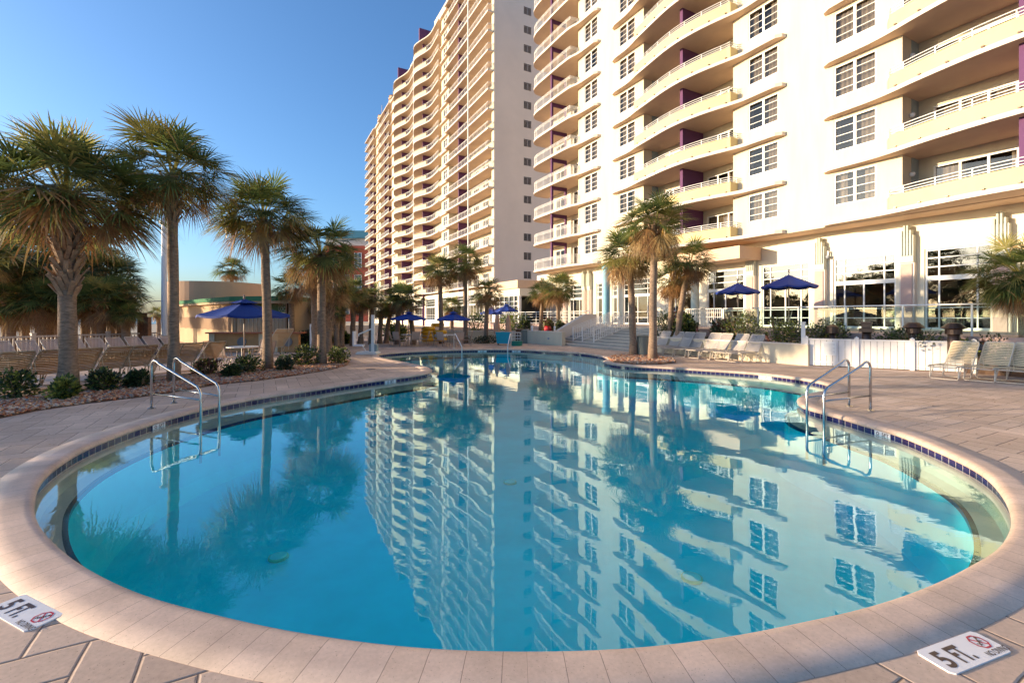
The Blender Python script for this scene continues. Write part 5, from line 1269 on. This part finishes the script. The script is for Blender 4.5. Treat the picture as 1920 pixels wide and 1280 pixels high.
# ---------------- poolside bar
bx,by=(470-CX)/F*26,26.; t=thing('pool_bar','tan poolside bar with a green roof edge, wave painted wall and shuttered counter','bar building',(bx,by,0))
TANW=M('tan_stucco',(.50,.35,.21),.85,var=.08,vs=.8); WAVE_=M('wave_brown',(.28,.17,.10),.85,var=.08); GRN=M('green_metal',(.05,.20,.09),.9,var=.15,vs=4); GRN2=M('dark_green_sign',(.09,.16,.05),.6)
A_=np.array([(340-CX)/F*35,35.]); B_=np.array([(440-CX)/F*27.2,27.2]); C_=np.array([(546-CX)/F*26.4,26.4]); o_=np.array([bx,by])
rel=lambda p:(float(p[0]-bx),float(p[1]-by))
def arcp(f): return A_*(1-f)**2+2*f*(1-f)*((A_+B_)/2+np.array([1.2,-1.1]))+B_*f*f
wl=[rel(arcp(f)) for f in np.linspace(0,1,14)]; back=[(7,2),(7,14),(wl[0][0]+1,14)]
walls=wl+[rel(C_)]
part('wall', MB().ribbon(wl,0,2.75,.25), TANW, t)
part('wall', MB().ribbon([rel(C_),(rel(C_)[0]+.25,8)],0,2.75,.25), TANW, t)
# painted wave band, a few mm proud of the stucco
wb=MB(); fine=[rel(arcp(f)) for f in np.linspace(.02,.985,90)]; vs=[]
for i,(x_,y_) in enumerate(fine):
    j=min(i+1,89); k_=max(i-1,0); tx,ty=fine[j][0]-fine[k_][0],fine[j][1]-fine[k_][1]; l=math.hypot(tx,ty); nx,ny=ty/l*.135,-tx/l*.135
    vs+=[(x_+nx,y_+ny,1.02+.05*abs(sin(i*.33))),(x_+nx,y_+ny,1.80+.05*abs(sin(i*.33+.5)))]
wb.add(vs,[(2*i,2*i+2,2*i+3,2*i+1) for i in range(89)]); part('wave_band', wb, WAVE_, t)
rf=[(x_-.0,y_-.55) for x_,y_ in wl]+[(rel(C_)[0]+.15,rel(C_)[1]-.6),(rel(C_)[0]+.3,8),(wl[0][0],13)]
part('roof_edge', MB().prism(rf,2.76,3.02), GRN, t); part('soffit', MB().prism([(x_,y_+.02) for x_,y_ in rf],2.62,2.755), TANW, t)
dc=np.array([(412-CX)/F*40,40.]); part('drum_parapet', MB().lathe([(3.8,2.9),(3.8,4.66),(3.65,4.66),(3.65,4.3)],64,(*rel(dc),0)), M('peach_drum',(.56,.36,.23),.85,var=.06,vs=.5), t, smooth=False)
s0=np.array(rel(B_)); s1=np.array(rel(C_)); sd=(s1-s0)/np.linalg.norm(s1-s0); sl=np.linalg.norm(s1-s0)
sh=MB(); yy=0; 
while yy<sl-.3: p=s0+sd*yy; sh.beam((p[0],p[1]+.1*(int(yy/.14)%2),.9),(p[0],p[1]+.1*(int(yy/.14)%2),2.1),.14,.05,up=(0,1,0)); yy+=.14
part('shutter', sh, M('shutter_tan',(.46,.34,.22),.7,var=.12), t)
part('corner_frame', MB().box(s1[0]-.28,s1[0]-.2,s1[1]-.1,s1[1]+.1,.9,2.62), WAVE_, t)
part('header_sign', MB().box(s0[0],s1[0]+.1,s0[1]-.35,s0[1]-.28,2.12,2.6), GRN2, t)
def textmesh(txt, size, bold=0., name='lettering'):
    c=bpy.data.curves.new('t','FONT'); c.body=txt; c.size=size; c.offset=bold; c.extrude=0.0; c.fill_mode='FRONT'; o=bpy.data.objects.new('t',c); COL.objects.link(o)
    me=bpy.data.meshes.new_from_object(o.evaluated_get(bpy.context.evaluated_depsgraph_get())); bpy.data.objects.remove(o); me.name=name; return me
me=textmesh('LOCOS',.34,.004); me.materials.clear(); me.materials.append(M('sign_lettering',(.45,.5,.4),.5)); o=link('lettering', me, t, (s1[0]-.95,s0[1]-.36,2.2)); o.rotation_euler=(pi/2,0,0); o.scale=(.6,1,1)
c0=(388-CX)/F*24.2-bx; c1=(566-CX)/F*24.2-bx; yc=24.2-by
part('counter_top', MB().box(c0,c1,yc-.15,yc+.55,.98,1.05), M('orange_top',(.42,.12,.05),.45,var=.1), t)
part('counter_front', MB().box(c0+.1,c1-.2,yc+.05,yc+.3,0.02,.979), M('orange_stucco',(.52,.27,.11),.8,var=.12), t)
for x_ in (c0+.25,c0+2.85,c0+3.55): part('counter_pilaster', MB().box(x_-.14,x_+.14,yc-.03,yc+.048,0,.978), M('cream_stucco',(.62,.52,.36),.8), t)
for x_ in (c0+1.8,c1-.75):
    pr_=MB(); pr_.lathe([(.24,0),(.24,.04),(.17,.045),(.17,.02)],20); pr_.v=[(x,-z,y) for x,y,z in pr_.v]; part('porthole', pr_, M('grey_porthole',(.22,.20,.20),.5), t, loc=(x_,yc+.048,.55))
# ---------------- far red building
t=thing('red_building','distant red building with a teal roof at the foot of the tower','building',(-68,190,0))
RED=M('red_stucco',(.45,.09,.05),.8,var=.06); part('wall', MB().box(-9,9,0,30,0,31), RED, t)
part('roof', MB().add([(-9.6,-.6,34),(9.6,-.6,34),(9.6,30,34),(-9.6,30,34),(-6,10,39),(6,10,39)],[(0,1,5,4),(1,2,5),(2,3,4,5),(3,0,4),(3,2,1,0)]), M('teal_roof',(.06,.20,.22),.6), t)
part('attic', MB().box(-8.4,8.4,.4,29,31.01,33.99), WHITE2, t)
for z in (5,15,24):
    for x_ in (-5,0,5): 
        w=part('window', MB().box(-1.4,1.4,-.12,-.02,-3,3), M('blue_window',(.10,.16,.2),.2), t, loc=(x_,0,z+1)); m_=MB()
        for q in (-1.4,0,1.4): m_.box(q-.1,q+.1,-.2,-.121,-3,3)
        for q in (-3,-1,1,3): m_.box(-1.3,1.3,-.19,-.122,q-.08,q+.08)
        part('sash', m_, METALW, w)
# hedge and background greenery
for i,(px,py,r,h,l,mix) in enumerate(((742,640,24,34,'yellow green clipped hedge behind the left far table',(2,2,0,0)),(640,645,14,24,'light green bush behind the far cream sunbeds',(2,2,0,2)),(575,655,22,34,'dark tropical foliage between the bar and the rear trunks',(1,1,0,3)),(595,648,16,40,'tall dark leafed plant right of the bar',(1,1,3,0)))):
    x,y,_=G(px,py); shrub(l,(x,y,0),r*y/F,h*y/F,seed=300+i,n=1300,ls=.17,mix=mix,group='greenery at the far left of the deck')
x,y,_=G(900,644); shrub('low dark plants at the foot of the palms by the long white wall',(x,y,0),1.6,.5,seed=330,n=600,ls=.1,mix=(1,0,1,4),ry=.4)

# ---------------- depth markers
def deck_sign(label, c, ux, W_, D_, ang):
    t=thing('depth_marker', label, 'sign', (c[0],c[1],.0), ang, 'depth markers on the deck')
    r=.02; part('plate', MB().prism([(-W_/2+r,-D_/2),(W_/2-r,-D_/2),(W_/2,-D_/2+r),(W_/2,D_/2-r),(W_/2-r,D_/2),(-W_/2+r,D_/2),(-W_/2,D_/2-r),(-W_/2,-D_/2+r)],.0,.0080), M('marker_white',(.78,.76,.76),.35,var=.03), t)
    INK=M('marker_ink',(.06,.035,.035),.5); RD=M('marker_red',(.5,.02,.05),.5)
    def put(txt,size,x,y,sx,sy,bold,mat):
        me=textmesh(txt,size,bold); me.materials.clear(); me.materials.append(mat); o=link('lettering',me,t,(x,y,.0095)); o.scale=(sx,sy,1)
    h=D_*.66
    put('5',1,-W_*.42,-D_*.32,h*1.25,h*1.32,.03,INK); put('FT.',1,-W_*.20,-D_*.32,h*.80,h*1.32,.03,INK)
    cx,cy,rr=W_*.33,D_*.10,D_*.30
    oc=MB(); P=[(cx+rr*cos(pi/8+k*pi/4),cy+rr*sin(pi/8+k*pi/4)) for k in range(8)]; Q=[(cx+rr*.82*cos(pi/8+k*pi/4),cy+rr*.82*sin(pi/8+k*pi/4)) for k in range(8)]
    oc.add([(x,y,.0095) for x,y in P+Q],[(k,(k+1)%8,8+(k+1)%8,8+k) for k in range(8)]); oc.beam((cx-rr*.6,cy+rr*.6,.0093),(cx+rr*.6,cy-rr*.6,.0093),.007,.0006)
    part('prohibition_ring', oc, RD, t, fix=False)
    dv=MB(); dv.beam((cx-rr*.45,cy-rr*.5,.0102),(cx+rr*.25,cy+rr*.35,.0102),.007,.0006); dv.beam((cx+rr*.05,cy+rr*.1,.0102),(cx+rr*.45,cy-rr*.05,.0102),.005,.0006); dv.lathe([(.008,0),(.008,.0006)],10,(cx+rr*.38,cy+rr*.48,.0100)); dv.beam((cx-rr*.6,cy-rr*.15,.0102),(cx-rr*.1,cy-rr*.4,.0102),.004,.0006)
    part('diver', dv, INK, t, fix=False)
    put('NO DIVING',1,W_*.17,-D_*.43,.034,.048,.014,INK)
def quad_c(P): a=[np.array(G(*p)[:2]) for p in P]; return sum(a)/4, a
c,a=quad_c([(1716,1222),(1824,1183),(1897,1224),(1789,1266)]); d=a[1]-a[0]
deck_sign('white 5 FT. no diving marker plate in the deck at the bottom right corner', c, d, np.linalg.norm(d)*1.0, np.linalg.norm(a[3]-a[0]), atan2(d[1],d[0]))
tl=np.array(G(46,1115)[:2]); tr_=np.array(G(121,1153)[:2]); d=tr_-tl; dn=np.array(G(52,1188)[:2])
Wd=np.linalg.norm(np.array(G(1824,1183)[:2])-np.array(G(1716,1222)[:2])); u_=d/np.linalg.norm(d); pn=np.array([u_[1],-u_[0]]); Dd=np.linalg.norm(dn-tr_)
c=tr_-u_*Wd/2+pn*Dd/2; deck_sign('white 5 FT. no diving marker plate in the deck at the bottom left corner', c, d, Wd, Dd, atan2(d[1],d[0]))
# small tiles set in the waterline band
def band_tile(px,py,label,w=.30):
    x,y,_=G(px,py,-.1); q=np.hypot(*(EDGE-np.array([x,y])).T); i=int(np.argmin(q)); p=EDGE[i]; nn=NOUT[i]; ang=atan2(nn[1],nn[0])-pi/2
    t=thing('tile_marker',label,'sign',(p[0]-nn[0]*.004,p[1]-nn[1]*.004,-.155),ang+pi*0,'depth marker tiles in the waterline band')
    part('tile', MB().box(-w/2,w/2,-.012,-.002,0,.085), M('marker_white'), t)
    me=textmesh('5FT',.085,.002); me.materials.clear(); me.materials.append(M('marker_ink')); o=link('lettering',me,t,(-.01,-.0135,.014)); o.rotation_euler=(pi/2,0,0)
    rg_=MB(); K=14; rg_.add([(-.085+r_*cos(2*pi*k/K),-.0135,.042+r_*sin(2*pi*k/K)) for r_ in (.030,.018) for k in range(K)],[(k,(k+1)%K,K+(k+1)%K,K+k) for k in range(K)]); part('ring', rg_, M('marker_ink'), t, fix=False)
band_tile(305,797,'small white depth tile in the waterline band below the left handrails')
band_tile(1662,814,'small white depth tile in the waterline band right of the right handrails')
band_tile(727,714,'small white depth tile in the waterline band near the tip of the left spur',.4)
band_tile(1440,706,'small white depth tile in the waterline band below the white wall',.4)
band_tile(905,658,'white depth tile in the far waterline band left of the turquoise cart',.5)
band_tile(968,658,'white depth tile in the far waterline band right of the turquoise cart',.5)
# pool floor lights and deck drain
for i,(px,py,l) in enumerate(((522,1046,'round pale green light on the pool floor at the left'),(956,905,'round pale green light on the pool floor in the middle'),(1297,1085,'round pale green light on the pool floor at the right'))):
    x,y,_=G(px,py,FZ); t=thing('floor_inlet',l,'pool light',(x,y,FZ),0,'round inlets on the pool floor')
    part('ring', MB().lathe([(.13,.0),(.13,.03),(.10,.035)],24), M('inlet_olive',(.62,.72,.45),.5), t); part('lens', MB().lathe([(.112,.036),(.09,.05),(.01,.055)],24), M('inlet_pale',(.85,.92,.85),.3), t)
x,y,_=G(695,692); single('deck_drain', MB().lathe([(.17,.001),(.17,.008),(.15,.009)],24), M('drain_grey',(.12,.10,.09),.6), 'round dark drain cover in the deck between the pebble bed and the pool spur', 'drain cover', (x,y,.0))

# fallen leaves and grit blown over the deck
rnd=random.Random(77); mb=MB(); tries=0
while len(mb.f)<380 and tries<9000:
    tries+=1; px=rnd.uniform(-100,2000); py=rnd.choice((rnd.uniform(660,800),rnd.uniform(700,1280))); x,y,_=G(px,py)
    if inside((x,y),[tuple(p) for p in HOLE[::6]]) or y<4.2 or (abs(x)>9 and rnd.random()<.3): continue
    a=rnd.uniform(0,6.28); l=rnd.uniform(.008,.028); w_=l*.35; dx,dy=cos(a),sin(a); z=.006+rnd.uniform(0,.006)
    mb.add([(x-dx*l,y-dy*l,z),(x+dy*w_,y-dx*w_,z+.004),(x+dx*l,y+dy*l,z),(x-dy*w_,y+dx*w_,z+.003)],[(0,1,2,3)],rnd.choice((0,1,2)))
struct('leaf_litter', mb.mesh('leaf_litter',[M('litter_brown',(.16,.08,.04),.8),M('litter_tan',(.36,.22,.10),.8),M('litter_dark',(.07,.05,.04),.8)]), kind='stuff')
# ---------------------------------------------------------------- light, air, camera
SUN_EL, SUN_D = radians(8.5), Vector((-1.0,-.05,0)).normalized()
S.world = bpy.data.worlds.new('World'); S.world.use_nodes = True; nt = S.world.node_tree
sky = nt.nodes.new('ShaderNodeTexSky'); sky.sky_type='NISHITA'; sky.sun_disc=False; sky.sun_elevation=SUN_EL
sky.sun_rotation = atan2(SUN_D.x,SUN_D.y); sky.air_density=1.0; sky.dust_density=1.8; sky.ozone_density=4.5; sky.altitude=0
bg = nt.nodes['Background']; bg.inputs[1].default_value = .118; nt.links.new(sky.outputs[0], bg.inputs[0])
ld = bpy.data.lights.new('sun','SUN'); ld.energy=2.9; ld.angle=radians(.6); ld.color=(1.,.78,.52)
lo = bpy.data.objects.new('sun',ld); COL.objects.link(lo); sd_=Vector((SUN_D.x*cos(SUN_EL),SUN_D.y*cos(SUN_EL),sin(SUN_EL))); lo.rotation_euler = sd_.to_track_quat('Z','Y').to_euler(); lo.location=(-30,0,30)
cam = bpy.data.cameras.new('camera'); cam.lens = F/1920*36; cam.sensor_width=36; cam.shift_y=(CY-640)/1920; cam.clip_end=9000; cam.clip_start=.1
co = bpy.data.objects.new('camera',cam); COL.objects.link(co); co.location=(0,0,H); co.rotation_euler=(pi/2,0,0); S.camera=co
S.view_settings.view_transform='Standard'; S.view_settings.look='None'; S.view_settings.exposure=1.68; S.view_settings.gamma=1
S.cycles.use_denoising=True; S.cycles.max_bounces=8; S.cycles.transparent_max_bounces=24; S.cycles.glossy_bounces=4; S.cycles.sample_clamp_indirect=6
S.cycles.caustics_reflective=False; S.cycles.caustics_refractive=False
